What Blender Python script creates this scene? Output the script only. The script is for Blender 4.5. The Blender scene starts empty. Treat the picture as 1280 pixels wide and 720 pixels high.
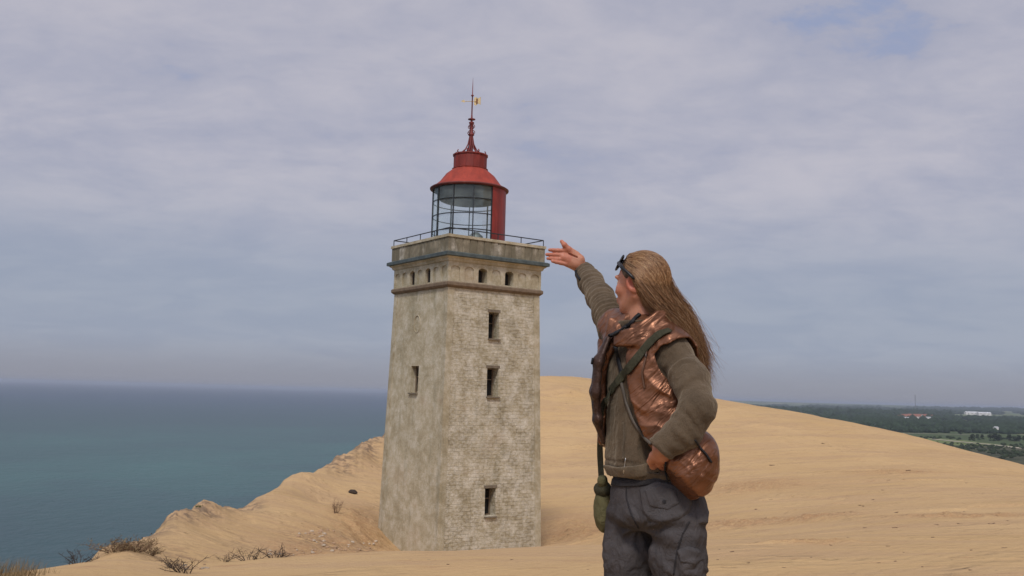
import bpy, bmesh, math, random
import numpy as np
from mathutils import Vector, Matrix
from mathutils.bvhtree import BVHTree
random.seed(7); RNG = np.random.default_rng(7)
SC = bpy.context.scene
C = SC.collection
R = math.radians
PI = math.pi

# ------------------------------------------------------------------ camera
FPX = 1198.4; PITCH = 0.1098; ROLL = 0.0274
cp, sp = math.cos(PITCH), math.sin(PITCH)
_f = np.array([0, cp, sp]); _u = np.array([0, -sp, cp]); _r = np.array([1., 0, 0])
_c, _s = math.cos(ROLL), math.sin(ROLL)
CR = _r*_c + _u*_s; CU = _u*_c - _r*_s
cam = bpy.data.cameras.new('camera'); camo = bpy.data.objects.new('camera', cam); C.objects.link(camo)
camo.matrix_world = Matrix(((CR[0], CU[0], -_f[0], 0), (CR[1], CU[1], -_f[1], 0), (CR[2], CU[2], -_f[2], 0), (0, 0, 0, 1)))
cam.sensor_width = 36.0; cam.lens = 36.0*FPX/1280; cam.clip_start = 0.05; cam.clip_end = 120000
SC.camera = camo

# ------------------------------------------------------------------ world, sun, exposure
SUN_EL = R(52); SUN_AZ = R(187)          # azimuth from +Y clockwise: sun is behind the camera
SUN_DIR = np.array([math.sin(SUN_AZ)*math.cos(SUN_EL), math.cos(SUN_AZ)*math.cos(SUN_EL), math.sin(SUN_EL)])
SC.view_settings.view_transform = 'Standard'; SC.view_settings.look = 'None'
SC.view_settings.gamma = 1.0; SC.view_settings.exposure = 0.0
W = bpy.data.worlds.new('World'); SC.world = W; W.use_nodes = True
def build_world():
    nt = W.node_tree; N = nt.nodes; Lk = nt.links; N.clear()
    def nd(t, **k):
        n = N.new(t)
        for a, b in k.items(): setattr(n, a, b)
        return n
    def math_(op, a, b=None, clamp=False):
        n = nd('ShaderNodeMath', operation=op); n.use_clamp = clamp
        for i, v in enumerate((a, b)):
            if v is None: continue
            if isinstance(v, (int, float)): n.inputs[i].default_value = v
            else: Lk.new(v, n.inputs[i])
        return n.outputs[0]
    def mix(f, a, b):
        n = nd('ShaderNodeMix', data_type='RGBA')
        for i, v in ((0, f), (6, a), (7, b)):
            if isinstance(v, (int, float, tuple)): n.inputs[i].default_value = v if not isinstance(v, tuple) else (*v, 1)
            else: Lk.new(v, n.inputs[i])
        return n.outputs[2]
    def ramp(x, a, b):
        n = nd('ShaderNodeMapRange'); n.interpolation_type = 'SMOOTHSTEP'
        Lk.new(x, n.inputs[0]); n.inputs[1].default_value = a; n.inputs[2].default_value = b
        return n.outputs[0]
    sky = nd('ShaderNodeTexSky', sky_type='NISHITA'); sky.sun_disc = False
    sky.sun_elevation = SUN_EL; sky.sun_rotation = SUN_AZ; sky.dust_density = 2.0
    skym = nd('ShaderNodeVectorMath', operation='SCALE'); Lk.new(sky.outputs[0], skym.inputs[0]); skym.inputs[3].default_value = 0.085
    geo = nd('ShaderNodeTexCoord'); sep = nd('ShaderNodeSeparateXYZ'); Lk.new(geo.outputs['Generated'], sep.inputs[0])
    x, y, z = sep.outputs
    zz = math_('ADD', math_('MAXIMUM', z, 0.0), 0.20)
    cx, cy = math_('DIVIDE', x, zz), math_('DIVIDE', y, zz)
    cmb = nd('ShaderNodeCombineXYZ'); Lk.new(cx, cmb.inputs[0]); Lk.new(cy, cmb.inputs[1])
    def noise(scale, sx, sy, det, rough, dist=0.0, rot=0.0):
        m = nd('ShaderNodeMapping'); Lk.new(cmb.outputs[0], m.inputs[0]); m.inputs['Scale'].default_value = (sx, sy, 1); m.inputs['Rotation'].default_value = (0, 0, rot)
        n = nd('ShaderNodeTexNoise'); Lk.new(m.outputs[0], n.inputs[0])
        n.inputs['Scale'].default_value = scale; n.inputs['Detail'].default_value = det; n.inputs['Roughness'].default_value = rough; n.inputs['Distortion'].default_value = dist
        return n.outputs[0]
    big = noise(0.75, -1.0, 1.5, 4, 0.55, 0.4, 0.15)
    mid = noise(3.4, -0.75, 1.0, 6, 0.60, 0.5, -0.25)
    fine = noise(12.0, 0.9, 1.0, 5, 0.6, 0.3, 0.3)
    s = math_('ADD', math_('ADD', math_('MULTIPLY', big, 0.45), math_('MULTIPLY', mid, 0.4)), math_('MULTIPLY', fine, 0.15))
    cover = ramp(s, 0.36, 0.64)
    # cloud colour: lit parts and thinner lilac-grey parts
    cloud = mix(cover, (0.390, 0.402, 0.508), (0.545, 0.526, 0.590))
    hole = ramp(math_('ADD', math_('ADD', math_('MULTIPLY', big, 0.4), math_('MULTIPLY', mid, 0.4)), math_('MULTIPLY', fine, 0.2)), 0.44, 0.37)
    holez = math_('MULTIPLY', hole, ramp(z, 0.18, 0.4))
    cloud = mix(math_('MULTIPLY', holez, 0.5), cloud, (0.235, 0.325, 0.56))
    # low: cleaner bluish band, then the dim murk along the horizon
    blue = mix(ramp(math_('ADD', math_('MULTIPLY', mid, 0.6), math_('MULTIPLY', big, 0.4)), 0.40, 0.62), (0.322, 0.362, 0.468), (0.362, 0.397, 0.492))
    zw = math_('ADD', z, math_('MULTIPLY', math_('SUBTRACT', big, 0.5), 0.09))
    c2 = mix(ramp(zw, 0.085, 0.24), blue, cloud)
    low = mix(ramp(z, 0.0, 0.055), (0.305, 0.312, 0.370), c2)
    # soft bright aureole where the sun stands behind the thin cloud
    dt = nd('ShaderNodeVectorMath', operation='DOT_PRODUCT'); Lk.new(geo.outputs['Generated'], dt.inputs[0]); dt.inputs[1].default_value = tuple(SUN_DIR)
    au = math_('POWER', math_('MAXIMUM', dt.outputs['Value'], 0.0), 6.0)
    aur = math_('ADD', 1.0, math_('MULTIPLY', au, 2.2))
    cl = nd('ShaderNodeVectorMath', operation='SCALE'); Lk.new(low, cl.inputs[0]); Lk.new(aur, cl.inputs[3])
    fin = mix(0.90, skym.outputs[0], cl.outputs[0])
    bg = nd('ShaderNodeBackground'); Lk.new(fin, bg.inputs[0]); bg.inputs[1].default_value = 1.0
    out = nd('ShaderNodeOutputWorld'); Lk.new(bg.outputs[0], out.inputs[0])
build_world()
sl = bpy.data.lights.new('sun', 'SUN'); sl.energy = 2.0; sl.angle = R(9); sl.color = (1.0, 0.95, 0.87)
so = bpy.data.objects.new('sun', sl); C.objects.link(so); so.location = (0, -20, 40)
so.rotation_euler = Vector(tuple(-SUN_DIR)).to_track_quat('-Z', 'Y').to_euler()

# ------------------------------------------------------------------ helpers
def P(px, py, Y):
    """world point seen at photo position (px,py) at world depth Y"""
    d = _f*FPX + CR*(px-640) - CU*(py-360)
    return d*(Y/d[1])
def proj(p):
    p = np.asarray(p, float); d = p@_f
    return np.stack([640+FPX*(p@CR)/d, 360-FPX*(p@CU)/d], -1)
def smooth01(x): x = np.clip(x, 0, 1); return x*x*(3-2*x)
def vnoise(p, seed=0):
    p = np.asarray(p, float); i = np.floor(p).astype(np.int64); f = p-i; f = f*f*(3-2*f)
    def h(a, b, c):
        n = (a*374761393 + b*668265263 + c*2147483647 + seed*1442695041) & 0xFFFFFFFF
        n = ((n ^ (n >> 13))*1274126177) & 0xFFFFFFFF
        n = ((n ^ (n >> 16))*2246822519) & 0xFFFFFFFF
        return ((n ^ (n >> 15)) & 0xFFFFFF)/float(0xFFFFFF)
    x, y, z = i[..., 0], i[..., 1], i[..., 2]; fx, fy, fz = f[..., 0], f[..., 1], f[..., 2]
    r = 0
    for dx in (0, 1):
        for dy in (0, 1):
            for dz in (0, 1):
                r = r + h(x+dx, y+dy, z+dz)*(fx if dx else 1-fx)*(fy if dy else 1-fy)*(fz if dz else 1-fz)
    return r*2-1
def fbm(p, oct=4, seed=0, gain=0.5):
    a, s, t = 1.0, 0.0, 0.0; p = np.asarray(p, float)
    for k in range(oct): s = s + a*vnoise(p, seed+k*17); t += a; p = p*2.03+11.3; a *= gain
    return s/t
def mesh_np(name, V, F, smooth=True):
    me = bpy.data.meshes.new(name); V = np.asarray(V, np.float32)
    if isinstance(F, np.ndarray):
        n, k = F.shape
        me.vertices.add(len(V)); me.vertices.foreach_set('co', V.ravel())
        me.loops.add(n*k); me.loops.foreach_set('vertex_index', F.astype(np.int32).ravel())
        me.polygons.add(n); me.polygons.foreach_set('loop_start', np.arange(0, n*k, k, dtype=np.int32))
        me.update(calc_edges=True)
    else:
        me.from_pydata([tuple(map(float, v)) for v in V], [], [tuple(map(int, f)) for f in F]); me.update()
    me.validate()
    me.polygons.foreach_set('use_smooth', [smooth]*len(me.polygons))
    return me
def tag(o, label=None, cat=None, group=None, kind=None):
    if label: o['label'] = label
    if cat: o['category'] = cat
    if group: o['group'] = group
    if kind: o['kind'] = kind
    return o
def link(name, me, mat=None, parent=None):
    o = bpy.data.objects.new(name, me); C.objects.link(o)
    if mat is not None and me is not None: me.materials.append(mat)
    if parent is not None: o.parent = parent; o.matrix_parent_inverse = Matrix.Identity(4)
    return o
def local(me_o, root):
    """vertices were written in world space: bring them into the root's space"""
    me_o.data.transform(root_world(root).inverted()); return me_o
def root_world(o):
    m = Matrix.LocRotScale(o.location, o.rotation_euler, o.scale)
    return root_world(o.parent)@m if o.parent else m
def empty(name, loc, rz=0):
    o = bpy.data.objects.new(name, None); C.objects.link(o); o.location = tuple(map(float, loc)); o.rotation_euler = (0, 0, rz); o.empty_display_size = .2
    return o
def copy_tree(o, parent=None):
    c = o.copy(); C.objects.link(c); c.parent = parent
    for ch in list(o.children): copy_tree(ch, c)
    return c
class MB:
    def __init__(s): s.V = []; s.F = []
    def add(s, V, F):
        k = len(s.V); s.V += [tuple(v) for v in V]; s.F += [tuple(i+k for i in f) for f in F]
    def box(s, c, size, M=None):
        x, y, z = [d/2 for d in size]
        V = [Vector((sx*x, sy*y, sz*z)) for sz in (-1, 1) for sy in (-1, 1) for sx in (-1, 1)]
        if M is not None: V = [M@v for v in V]
        c = Vector(tuple(c)); s.add([c+v for v in V], [(0, 2, 3, 1), (4, 5, 7, 6), (0, 1, 5, 4), (2, 6, 7, 3), (0, 4, 6, 2), (1, 3, 7, 5)])
    def tube(s, pts, r, n=8, cap=True, flat=1.0):
        pts = [Vector(tuple(p)) for p in pts]; m = len(pts)
        rs = r if hasattr(r, '__len__') else [r]*m
        V = []; up = Vector((0, 0, 1))
        for i, p in enumerate(pts):
            t = (pts[min(i+1, m-1)]-pts[max(i-1, 0)]).normalized()
            if i == 0:
                up = Vector((0, 0, 1)) if abs(t.z) < .9 else Vector((1, 0, 0))
            a = (up-t*up.dot(t)).normalized(); b = t.cross(a); up = a
            for k in range(n):
                q = 2*PI*k/n; V.append(p+a*(rs[i]*math.cos(q))+b*(rs[i]*flat*math.sin(q)))
        F = [(i*n+k, i*n+(k+1) % n, (i+1)*n+(k+1) % n, (i+1)*n+k) for i in range(m-1) for k in range(n)]
        if cap: F += [tuple(range(n))[::-1], tuple((m-1)*n+k for k in range(n))]
        s.add(V, F)
    def lathe(s, prof, n=48, c=(0, 0), a0=0, a1=2*PI, cap=True):
        full = abs(a1-a0-2*PI) < 1e-6; cols = n if full else n+1
        V = [(c[0]+r*math.cos(a0+(a1-a0)*k/n), c[1]+r*math.sin(a0+(a1-a0)*k/n), z) for r, z in prof for k in range(cols)]
        F = []
        for i in range(len(prof)-1):
            for k in range(n):
                k2 = (k+1) % cols
                F.append((i*cols+k, i*cols+k2, (i+1)*cols+k2, (i+1)*cols+k))
        s.add(V, F)
    def build(s, name, mat=None, parent=None, smooth=False):
        me = bpy.data.meshes.new(name); me.from_pydata([tuple(v) for v in s.V], [], s.F); me.validate()
        bm = bmesh.new(); bm.from_mesh(me); bmesh.ops.recalc_face_normals(bm, faces=bm.faces); bm.to_mesh(me); bm.free()
        me.polygons.foreach_set('use_smooth', [smooth]*len(me.polygons)); me.update()
        return link(name, me, mat, parent)

# ------------------------------------------------------------------ materials
class NM:
    """small node builder"""
    def __init__(s, name):
        s.m = bpy.data.materials.new(name); s.m.use_nodes = True; s.nt = s.m.node_tree; s.N = s.nt.nodes; s.L = s.nt.links
        s.N.clear(); s.out = s.N.new('ShaderNodeOutputMaterial'); s.b = s.N.new('ShaderNodeBsdfPrincipled'); s.L.new(s.b.outputs[0], s.out.inputs[0])
        s.tc = s.N.new('ShaderNodeTexCoord')
    def setv(s, sock, v):
        if isinstance(v, (int, float)): sock.default_value = v
        elif isinstance(v, tuple): sock.default_value = (*v, 1) if len(v) == 3 and len(sock.default_value) == 4 else v
        else: s.L.new(v, sock)
    def coord(s, kind='Object', scale=(1, 1, 1), rot=(0, 0, 0)):
        m = s.N.new('ShaderNodeMapping'); s.L.new(s.tc.outputs[kind], m.inputs[0]); m.inputs['Scale'].default_value = scale; m.inputs['Rotation'].default_value = rot
        return m.outputs[0]
    def dcoord(s, rot, scale):
        m = s.N.new('ShaderNodeMapping'); s.L.new(s.coord('Object', (1, 1, 1), rot), m.inputs[0]); m.inputs['Scale'].default_value = scale; return m.outputs[0]
    def noise(s, co, scale, det=4, rough=.55, dist=0):
        n = s.N.new('ShaderNodeTexNoise'); s.L.new(co, n.inputs[0]); n.inputs['Scale'].default_value = scale; n.inputs['Detail'].default_value = det
        n.inputs['Roughness'].default_value = rough; n.inputs['Distortion'].default_value = dist; return n.outputs[0]
    def voro(s, co, scale, out=0, feature='F1'):
        n = s.N.new('ShaderNodeTexVoronoi'); n.feature = feature; s.L.new(co, n.inputs[0]); n.inputs['Scale'].default_value = scale; return n.outputs[out]
    def math(s, op, a, b=0., clamp=False):
        n = s.N.new('ShaderNodeMath'); n.operation = op; n.use_clamp = clamp; s.setv(n.inputs[0], a); s.setv(n.inputs[1], b); return n.outputs[0]
    def ramp(s, x, a, b, lo=0., hi=1.):
        n = s.N.new('ShaderNodeMapRange'); n.interpolation_type = 'SMOOTHSTEP'; s.L.new(x, n.inputs[0])
        for i, v in enumerate((a, b, lo, hi)): n.inputs[1+i].default_value = v
        return n.outputs[0]
    def mix(s, f, a, b, mode='MIX'):
        n = s.N.new('ShaderNodeMix'); n.data_type = 'RGBA'; n.blend_type = mode; s.setv(n.inputs[0], f); s.setv(n.inputs[6], a); s.setv(n.inputs[7], b); return n.outputs[2]
    def attr(s, name):
        n = s.N.new('ShaderNodeAttribute'); n.attribute_name = name; return n.outputs['Fac']
    def attrc(s, name):
        n = s.N.new('ShaderNodeAttribute'); n.attribute_name = name; return n.outputs['Color']
    def bump(s, h, dist, strength=1.0, prev=None):
        n = s.N.new('ShaderNodeBump'); s.L.new(h, n.inputs['Height']); n.inputs['Distance'].default_value = dist; n.inputs['Strength'].default_value = strength
        if prev is not None: s.L.new(prev, n.inputs['Normal'])
        return n.outputs[0]
    def fin(s, color=None, rough=.8, normal=None, metal=0., spec=.3, **k):
        if color is not None: s.setv(s.b.inputs['Base Color'], color)
        s.setv(s.b.inputs['Roughness'], rough); s.b.inputs['Metallic'].default_value = metal; s.b.inputs['Specular IOR Level'].default_value = spec
        if normal is not None: s.L.new(normal, s.b.inputs['Normal'])
        for a, b in k.items(): s.setv(s.b.inputs[a.replace('_', ' ')], b)
        return s.m
def simple(name, c, rough=.7, metal=0., var=.18, scale=6., bump=.0, bscale=60., spec=.3):
    n = NM(name); co = n.coord()
    v = n.noise(co, scale, 5, .6)
    d = tuple(x*(1-var) for x in c); e = tuple(min(1, x*(1+var)) for x in c)
    col = n.mix(n.ramp(v, .3, .7), d, e)
    nor = n.bump(n.noise(co, bscale, 3), bump) if bump else None
    return n.fin(col, rough, nor, metal, spec)
# ================================================================== SETTING
HAZE = .000065
# ---------------- dune terrain: smooth surface through surveyed ridge / hollow points
def surv(px, py, d):
    """(azimuth, distance, tan elevation) of the ground point seen at a photo position, d metres away"""
    v = P(px, py, 10.0); h = math.hypot(v[0], v[1])
    return (math.atan2(v[0], v[1]), d, v[2]/h)
CTRL = []
def cpts(*rows):
    for px, py, d in rows: CTRL.append(surv(px, py, d))
# foreground crest
cpts((-250, 735, 13), (-100, 727, 13), (0, 719, 14), (60, 710, 14), (150, 699, 14.5), (235, 705, 14.5), (330, 700, 15), (400, 695, 15), (470, 691, 15.5), (560, 688, 16), (676, 683, 16.5), (750, 681, 17), (880, 678, 18), (1000, 674, 19), (1150, 672, 20), (1280, 672, 20), (1450, 674, 20))
# near sand
cpts(*[(x, 745, 9.0) for x in (-250, 0, 300, 600, 900, 1280, 1500)])
for a in (-1.6, -1.2, -.8, -.4, 0, .4, .8, 1.2, 1.6):
    CTRL.append((a, .4, -1.5/.4)) if False else None
# hollow behind the crest
cpts((235, 716, 22), (330, 712, 24), (400, 708, 26), (470, 704, 30), (560, 699, 36), (600, 697, 45), (640, 697, 40), (676, 694, 36), (750, 692, 34), (860, 676, 30), (980, 670, 28))
# ground round the tower and the rise behind it
cpts((474, 697, 44))
cpts((330, 690, 32), (400, 686, 36), (455, 684, 42), (520, 690, 48), (676, 675, 52), (750, 672, 46), (700, 650, 56), (750, 645, 56), (880, 655, 40), (960, 650, 40), (1060, 645, 36), (1150, 645, 34), (1280, 645, 33))
cpts((676, 625, 62), (750, 622, 62), (880, 625, 55), (1000, 622, 52), (1150, 624, 48), (1280, 625, 46), (1450, 630, 44))
cpts((676, 570, 80), (750, 570, 80), (900, 570, 78), (1050, 580, 72), (1200, 600, 62), (1280, 610, 58))
# dune crest line
cpts((500, 536, 96), (540, 512, 104), (590, 487, 112), (640, 473, 116), (690, 469, 118), (740, 475, 118), (820, 487, 116), (900, 500, 112), (960, 510, 108), (1050, 526, 104), (1150, 547, 98), (1280, 582, 90), (1450, 640, 84))
cpts((690, 494, 104), (900, 518, 100), (1050, 541, 92), (1150, 561, 86), (590, 516, 98))
# back of the dune
cpts((500, 570, 135), (590, 530, 150), (690, 500, 160), (820, 515, 160), (960, 545, 150), (1150, 600, 140), (1280, 650, 130), (1450, 720, 120))
# left ridge above the sea cliff and slope inside
cpts((478, 549, 88), (440, 568, 78), (401, 587, 68), (342, 612, 56), (319, 625, 50), (286, 636, 44), (230, 646, 38), (203, 656, 34), (190, 671, 30), (160, 679, 27), (120, 690, 24))
cpts((460, 600, 64), (440, 640, 50), (400, 630, 54), (360, 660, 40), (300, 665, 36), (250, 668, 32), (200, 690, 25))
for _q in [(478, 549, 88), (440, 568, 78), (401, 587, 68), (370, 600, 61), (342, 612, 56), (319, 625, 50), (286, 632, 44), (258, 639, 41), (230, 644, 38), (203, 652, 34), (190, 671, 30), (160, 679, 27), (120, 690, 24), (400, 695, 15), (235, 705, 14.5)]:
    cpts((_q[0], _q[1]+10, _q[2]*1.07), (_q[0], _q[1]+7, _q[2]*.92))
cpts((478, 575, 78), (440, 592, 70), (420, 600, 66), (510, 560, 82))
# seaward fall
cpts((478, 640, 102), (440, 660, 92), (401, 680, 82), (342, 710, 68), (286, 740, 54), (230, 760, 46), (190, 780, 38), (120, 790, 31), (60, 800, 24), (0, 810, 21), (-150, 840, 19), (-250, 860, 18))
cpts((478, 1000, 120), (401, 1100, 100), (286, 1250, 75), (190, 1300, 60), (60, 1400, 45), (-250, 1500, 40))
CT = np.array(CTRL)
def near_pts():
    L = []
    for a in np.linspace(-1.7, 1.7, 9):
        L.append((a, .5, -1.50/.5)); L.append((a, 2.0, -1.42/2.0))
    for a in (-.5, -.25, 0, .16, .3, .5, .9): L.append((a, 3.45, -1.185/3.45)); L.append((a, 5.5, -1.30/5.5))
    return L
CT = np.vstack([CT, np.array(near_pts())])
def feat(a, d): return np.stack([np.asarray(a)*2.2, np.log(np.asarray(d))], -1)
X0 = feat(CT[:, 0], CT[:, 1]); HV = CT[:, 2]*CT[:, 1]
# interpolate the "reduced height" h/(d) : flat perspective-like space
def tps_phi(r2): return np.where(r2 > 1e-12, .5*r2*np.log(np.maximum(r2, 1e-12)), 0)
def tps_fit(X, y, lam=1e-4):
    n = len(X); K = tps_phi(((X[:, None]-X[None])**2).sum(-1))+lam*np.eye(n); Q = np.hstack([np.ones((n, 1)), X])
    A = np.zeros((n+3, n+3)); A[:n, :n] = K; A[:n, n:] = Q; A[n:, :n] = Q.T
    return np.linalg.solve(A, np.concatenate([y, np.zeros(3)]))
TW = tps_fit(X0, CT[:, 2])
def ground_exact(a, d):
    sh = np.shape(a); X = feat(np.ravel(a), np.ravel(d)); out = np.empty(len(X))
    for i in range(0, len(X), 20000):
        B = X[i:i+20000]; K = tps_phi(((B[:, None]-X0[None])**2).sum(-1)); out[i:i+20000] = K@TW[:-3]+TW[-3]+B@TW[-2:]
    return out.reshape(sh)*np.asarray(d)
_ga = np.linspace(-1.75, 1.75, 421); _gd = np.linspace(math.log(.4), math.log(430), 261)
_GA, _GD = np.meshgrid(_ga, np.exp(_gd), indexing='ij'); _LUT = ground_exact(_GA, _GD)/_GD
def ground_base(a, d):
    a = np.asarray(a, float); d = np.asarray(d, float)
    u = np.clip((a-_ga[0])/(_ga[1]-_ga[0]), 0, 419.999); v = np.clip((np.log(d)-_gd[0])/(_gd[1]-_gd[0]), 0, 259.999); i = u.astype(int); j = v.astype(int); fu = u-i; fv = v-j
    return d*(_LUT[i, j]*(1-fu)*(1-fv)+_LUT[i+1, j]*fu*(1-fv)+_LUT[i, j+1]*(1-fu)*fv+_LUT[i+1, j+1]*fu*fv)
def blobmask(a, d, spots):
    """soft union of (px,py,rx,ry,d0,d1) patches given by where they are seen"""
    m = np.zeros_like(a)
    for (px, py, d0, wa, wd) in spots:
        v = P(px, py, 10.); a0 = math.atan2(v[0], v[1])
        q = ((a-a0)/wa)**2+((np.log(d)-math.log(d0))/wd)**2
        m = np.maximum(m, np.exp(-q))
    return m
ROUGH = [(712, 662, 52, .040, .09), (940, 606, 60, .05, .06), (1210, 656, 33, .07, .03), (1000, 690, 17.5, .05, .03), (1120, 588, 66, .04, .03), (820, 662, 42, .05, .07), (740, 660, 50, .03, .1), (930, 655, 37, .07, .07), (1010, 652, 36, .05, .06), (430, 672, 38, .05, .13), (385, 682, 33, .04, .12), (455, 655, 46, .03, .15), (690, 690, 30, .05, .2)]
def ground_z(a, d):
    z = ground_base(a, d); x, y = np.sin(a)*d, np.cos(a)*d
    p = np.stack([x, y, 0*x], -1)
    z = z + .05*fbm(p*.35, 4, 3)*smooth01((d-5)/10) + .14*fbm(p*.06, 3, 9)*smooth01((d-25)/60)
    rm = blobmask(a, d, ROUGH)
    z = z + rm*(.22*fbm(p*1.7, 4, 5, .6)+.05)
    # low wind-cut steps (small scarps), running across the slope
    w = fbm(p*np.array([.10, .22, 1])+4, 3, 21)
    z = z + smooth01((d-22)/20)*.07*smooth01((w-.10)/.03)
    # eroded cliff rim on the seaward side
    cm = blobmask(a, d, CLIFF)
    pc = p*np.array([.5, .5, 1]); z = z + cm*(.50*np.clip(d/42, .7, 1.9)*fbm(pc*2.4*np.clip(40/d, .5, 1.3)[..., None], 5, 31, .66)) + cm*.12*np.floor(4*fbm(pc*1.4, 3, 33))/4
    v = P(706, 494, 10.); a0 = math.atan2(v[0], v[1]); xx = (a-a0)*104; yy = d-104+.04*xx*xx*.3
    z = z + .55*np.exp(-(xx/1.9)**2)*np.exp(-((yy-1.0)/3.)**2)*smooth01((yy+.2)/.5)
    return z
CLIFF = [(215, 640, 36, .022, .06), (240, 640, 39, .025, .05), (270, 640, 43, .025, .05), (300, 634, 46, .02, .05), (415, 580, 72, .022, .06), (440, 567, 79, .022, .06), (462, 556, 85, .02, .05), (478, 548, 90, .02, .05), (185, 675, 30, .02, .05), (150, 685, 26, .02, .06)]
def ground_at_px(px, py, dmin=3., dmax=130.):
    """walk the view ray to the ground: the world point and its distance"""
    v = P(px, py, 10.0); h = math.hypot(v[0], v[1]); a = math.atan2(v[0], v[1]); t = v[2]/h
    d = np.exp(np.linspace(math.log(dmin), math.log(dmax), 1400)); g = ground_z(np.full_like(d, a), d)
    k = np.argmax(g >= t*d)
    return np.array([math.sin(a)*d[k], math.cos(a)*d[k], g[k]])
def ground_xy(x, y):
    return float(ground_z(np.array([math.atan2(x, y)]), np.array([math.hypot(x, y)]))[0])

az = np.concatenate([np.linspace(-1.7, -.62, 40, endpoint=False), np.linspace(-.62, .62, 900, endpoint=False), np.linspace(.62, 1.7, 40)])
dd = np.concatenate([np.exp(np.linspace(math.log(.45), math.log(8), 120, endpoint=False)), np.exp(np.linspace(math.log(8), math.log(125), 560, endpoint=False)), np.exp(np.linspace(math.log(125), math.log(420), 60))])
A_, D_ = np.meshgrid(az, dd, indexing='ij')
Z_ = ground_z(A_, D_)
# beyond the surveyed dune everything drops to the plain / below the water
far = smooth01((D_-150)/150); Z_ = Z_*(1-far)+far*np.minimum(Z_, -74.)
Z_ = np.clip(Z_, -76, None)
# seaward outside the frame too
V_ = np.stack([np.sin(A_)*D_, np.cos(A_)*D_, Z_], -1).reshape(-1, 3)
na, ndd = len(az), len(dd)
ii, jj = np.meshgrid(np.arange(na-1), np.arange(ndd-1), indexing='ij'); k0 = (ii*ndd+jj).ravel()
dune_me = mesh_np('sand_dune', V_, np.stack([k0, k0+1, k0+ndd+1, k0+ndd], -1)[:, ::-1])
def fattr(me, name, vals):
    at = me.attributes.new(name, 'FLOAT', 'POINT'); at.data.foreach_set('value', np.asarray(vals, np.float32).ravel())
fattr(dune_me, 'rough', blobmask(A_, D_, ROUGH)); fattr(dune_me, 'cliff', blobmask(A_, D_, CLIFF))
DEBRIS = [(420, 676, 37, .06, .05), (360, 686, 31, .05, .05), (455, 680, 42, .03, .06), (215, 704, 22, .04, .2), (250, 712, 17, .03, .1)]
fattr(dune_me, 'debris', blobmask(A_, D_, DEBRIS))
def sand_mat():
    n = NM('dune_sand'); co = n.coord()
    a = n.noise(co, .09, 4, .6, .4); b = n.noise(n.coord(scale=(1, 2.2, 2)), .7, 5, .65, .3); g = n.noise(co, 55, 3, .7); g2 = n.noise(co, 9, 4, .7)
    col = n.mix(n.ramp(a, .35, .65), (.450, .296, .136), (.490, .330, .162))
    col = n.mix(n.ramp(b, .52, .72, 0, .55), col, (.43, .262, .128))
    strk = n.noise(n.coord(scale=(.35, 2.6, 2)), .5, 5, .7, .8)
    col = n.mix(n.ramp(strk, .54, .66, 0, .42), col, (.36, .225, .120))
    st2 = n.noise(n.coord(scale=(.5, 1.8, 2), rot=(0, 0, .25)), .22, 6, .72, .5)
    col = n.mix(n.ramp(st2, .46, .60, 0, .55), col, (.385, .250, .140))
    fl = n.noise(n.coord(scale=(.8, 2.4, 1)), 1.9, 6, .75, .4); col = n.mix(n.ramp(fl, .57, .63, 0, .55), col, (.30, .165, .08))
    col = n.mix(n.math('MULTIPLY', n.ramp(g2, .35, .6, 1, 0), n.attr('rough')), col, (.33, .185, .088))
    g3 = n.noise(n.coord(scale=(1, 1.3, 1)), 3.2, 6, .75); col = n.mix(n.math('MULTIPLY', n.attr('rough'), n.ramp(g3, .42, .56, .75, .08)), col, (.36, .200, .092))
    cl = n.noise(n.coord(scale=(1, 1, 3)), 1.3, 5, .65, .6)
    clc = n.mix(n.ramp(cl, .42, .6), (.17, .115, .07), (.40, .26, .15))
    col = n.mix(n.math('MULTIPLY', n.ramp(cl, .40, .62, 1, .35), n.math('MULTIPLY', n.attr('cliff'), 1.9), True), col, clc)
    db = n.noise(n.coord(scale=(1, 1.6, 1)), 2.6, 5, .7, .6)
    col = n.mix(n.math('MULTIPLY', n.ramp(db, .45, .6), n.attr('debris')), col, (.17, .105, .06))
    spk = n.noise(co, 7.5, 2, .5)
    col = n.mix(n.ramp(spk, .73, .76, 0, .6), col, (.17, .11, .07))
    col = n.mix(n.ramp(g, .3, .7, 0, .25), col, (.62, .46, .30))
    wv = n.N.new('ShaderNodeTexWave'); n.L.new(n.coord(scale=(.45, 1, 1), rot=(0, 0, .35)), wv.inputs[0]); wv.inputs['Scale'].default_value = 2.2; wv.inputs['Distortion'].default_value = 7; wv.inputs['Detail'].default_value = 3; wv.inputs['Detail Scale'].default_value = 1.2
    vo = n.ramp(n.voro(n.coord(), 2.3), .08, .30); vm = n.ramp(n.noise(co, .35, 3, .6), .50, .62); b1 = n.bump(n.math('MULTIPLY', vo, vm), .09, .8); b1 = n.bump(wv.outputs['Fac'], .022, .45, b1); b2 = n.bump(g2, .05, .7, b1); b2 = n.bump(n.math('MULTIPLY', n.noise(co, 6.5, 5, .7), n.attr('rough')), .09, .8, b2); b3 = n.bump(g, .006, .6, b2)
    return n.fin(col, .95, b3, 0, .12)
dune = tag(link('sand', dune_me, sand_mat()), kind='structure')

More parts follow.
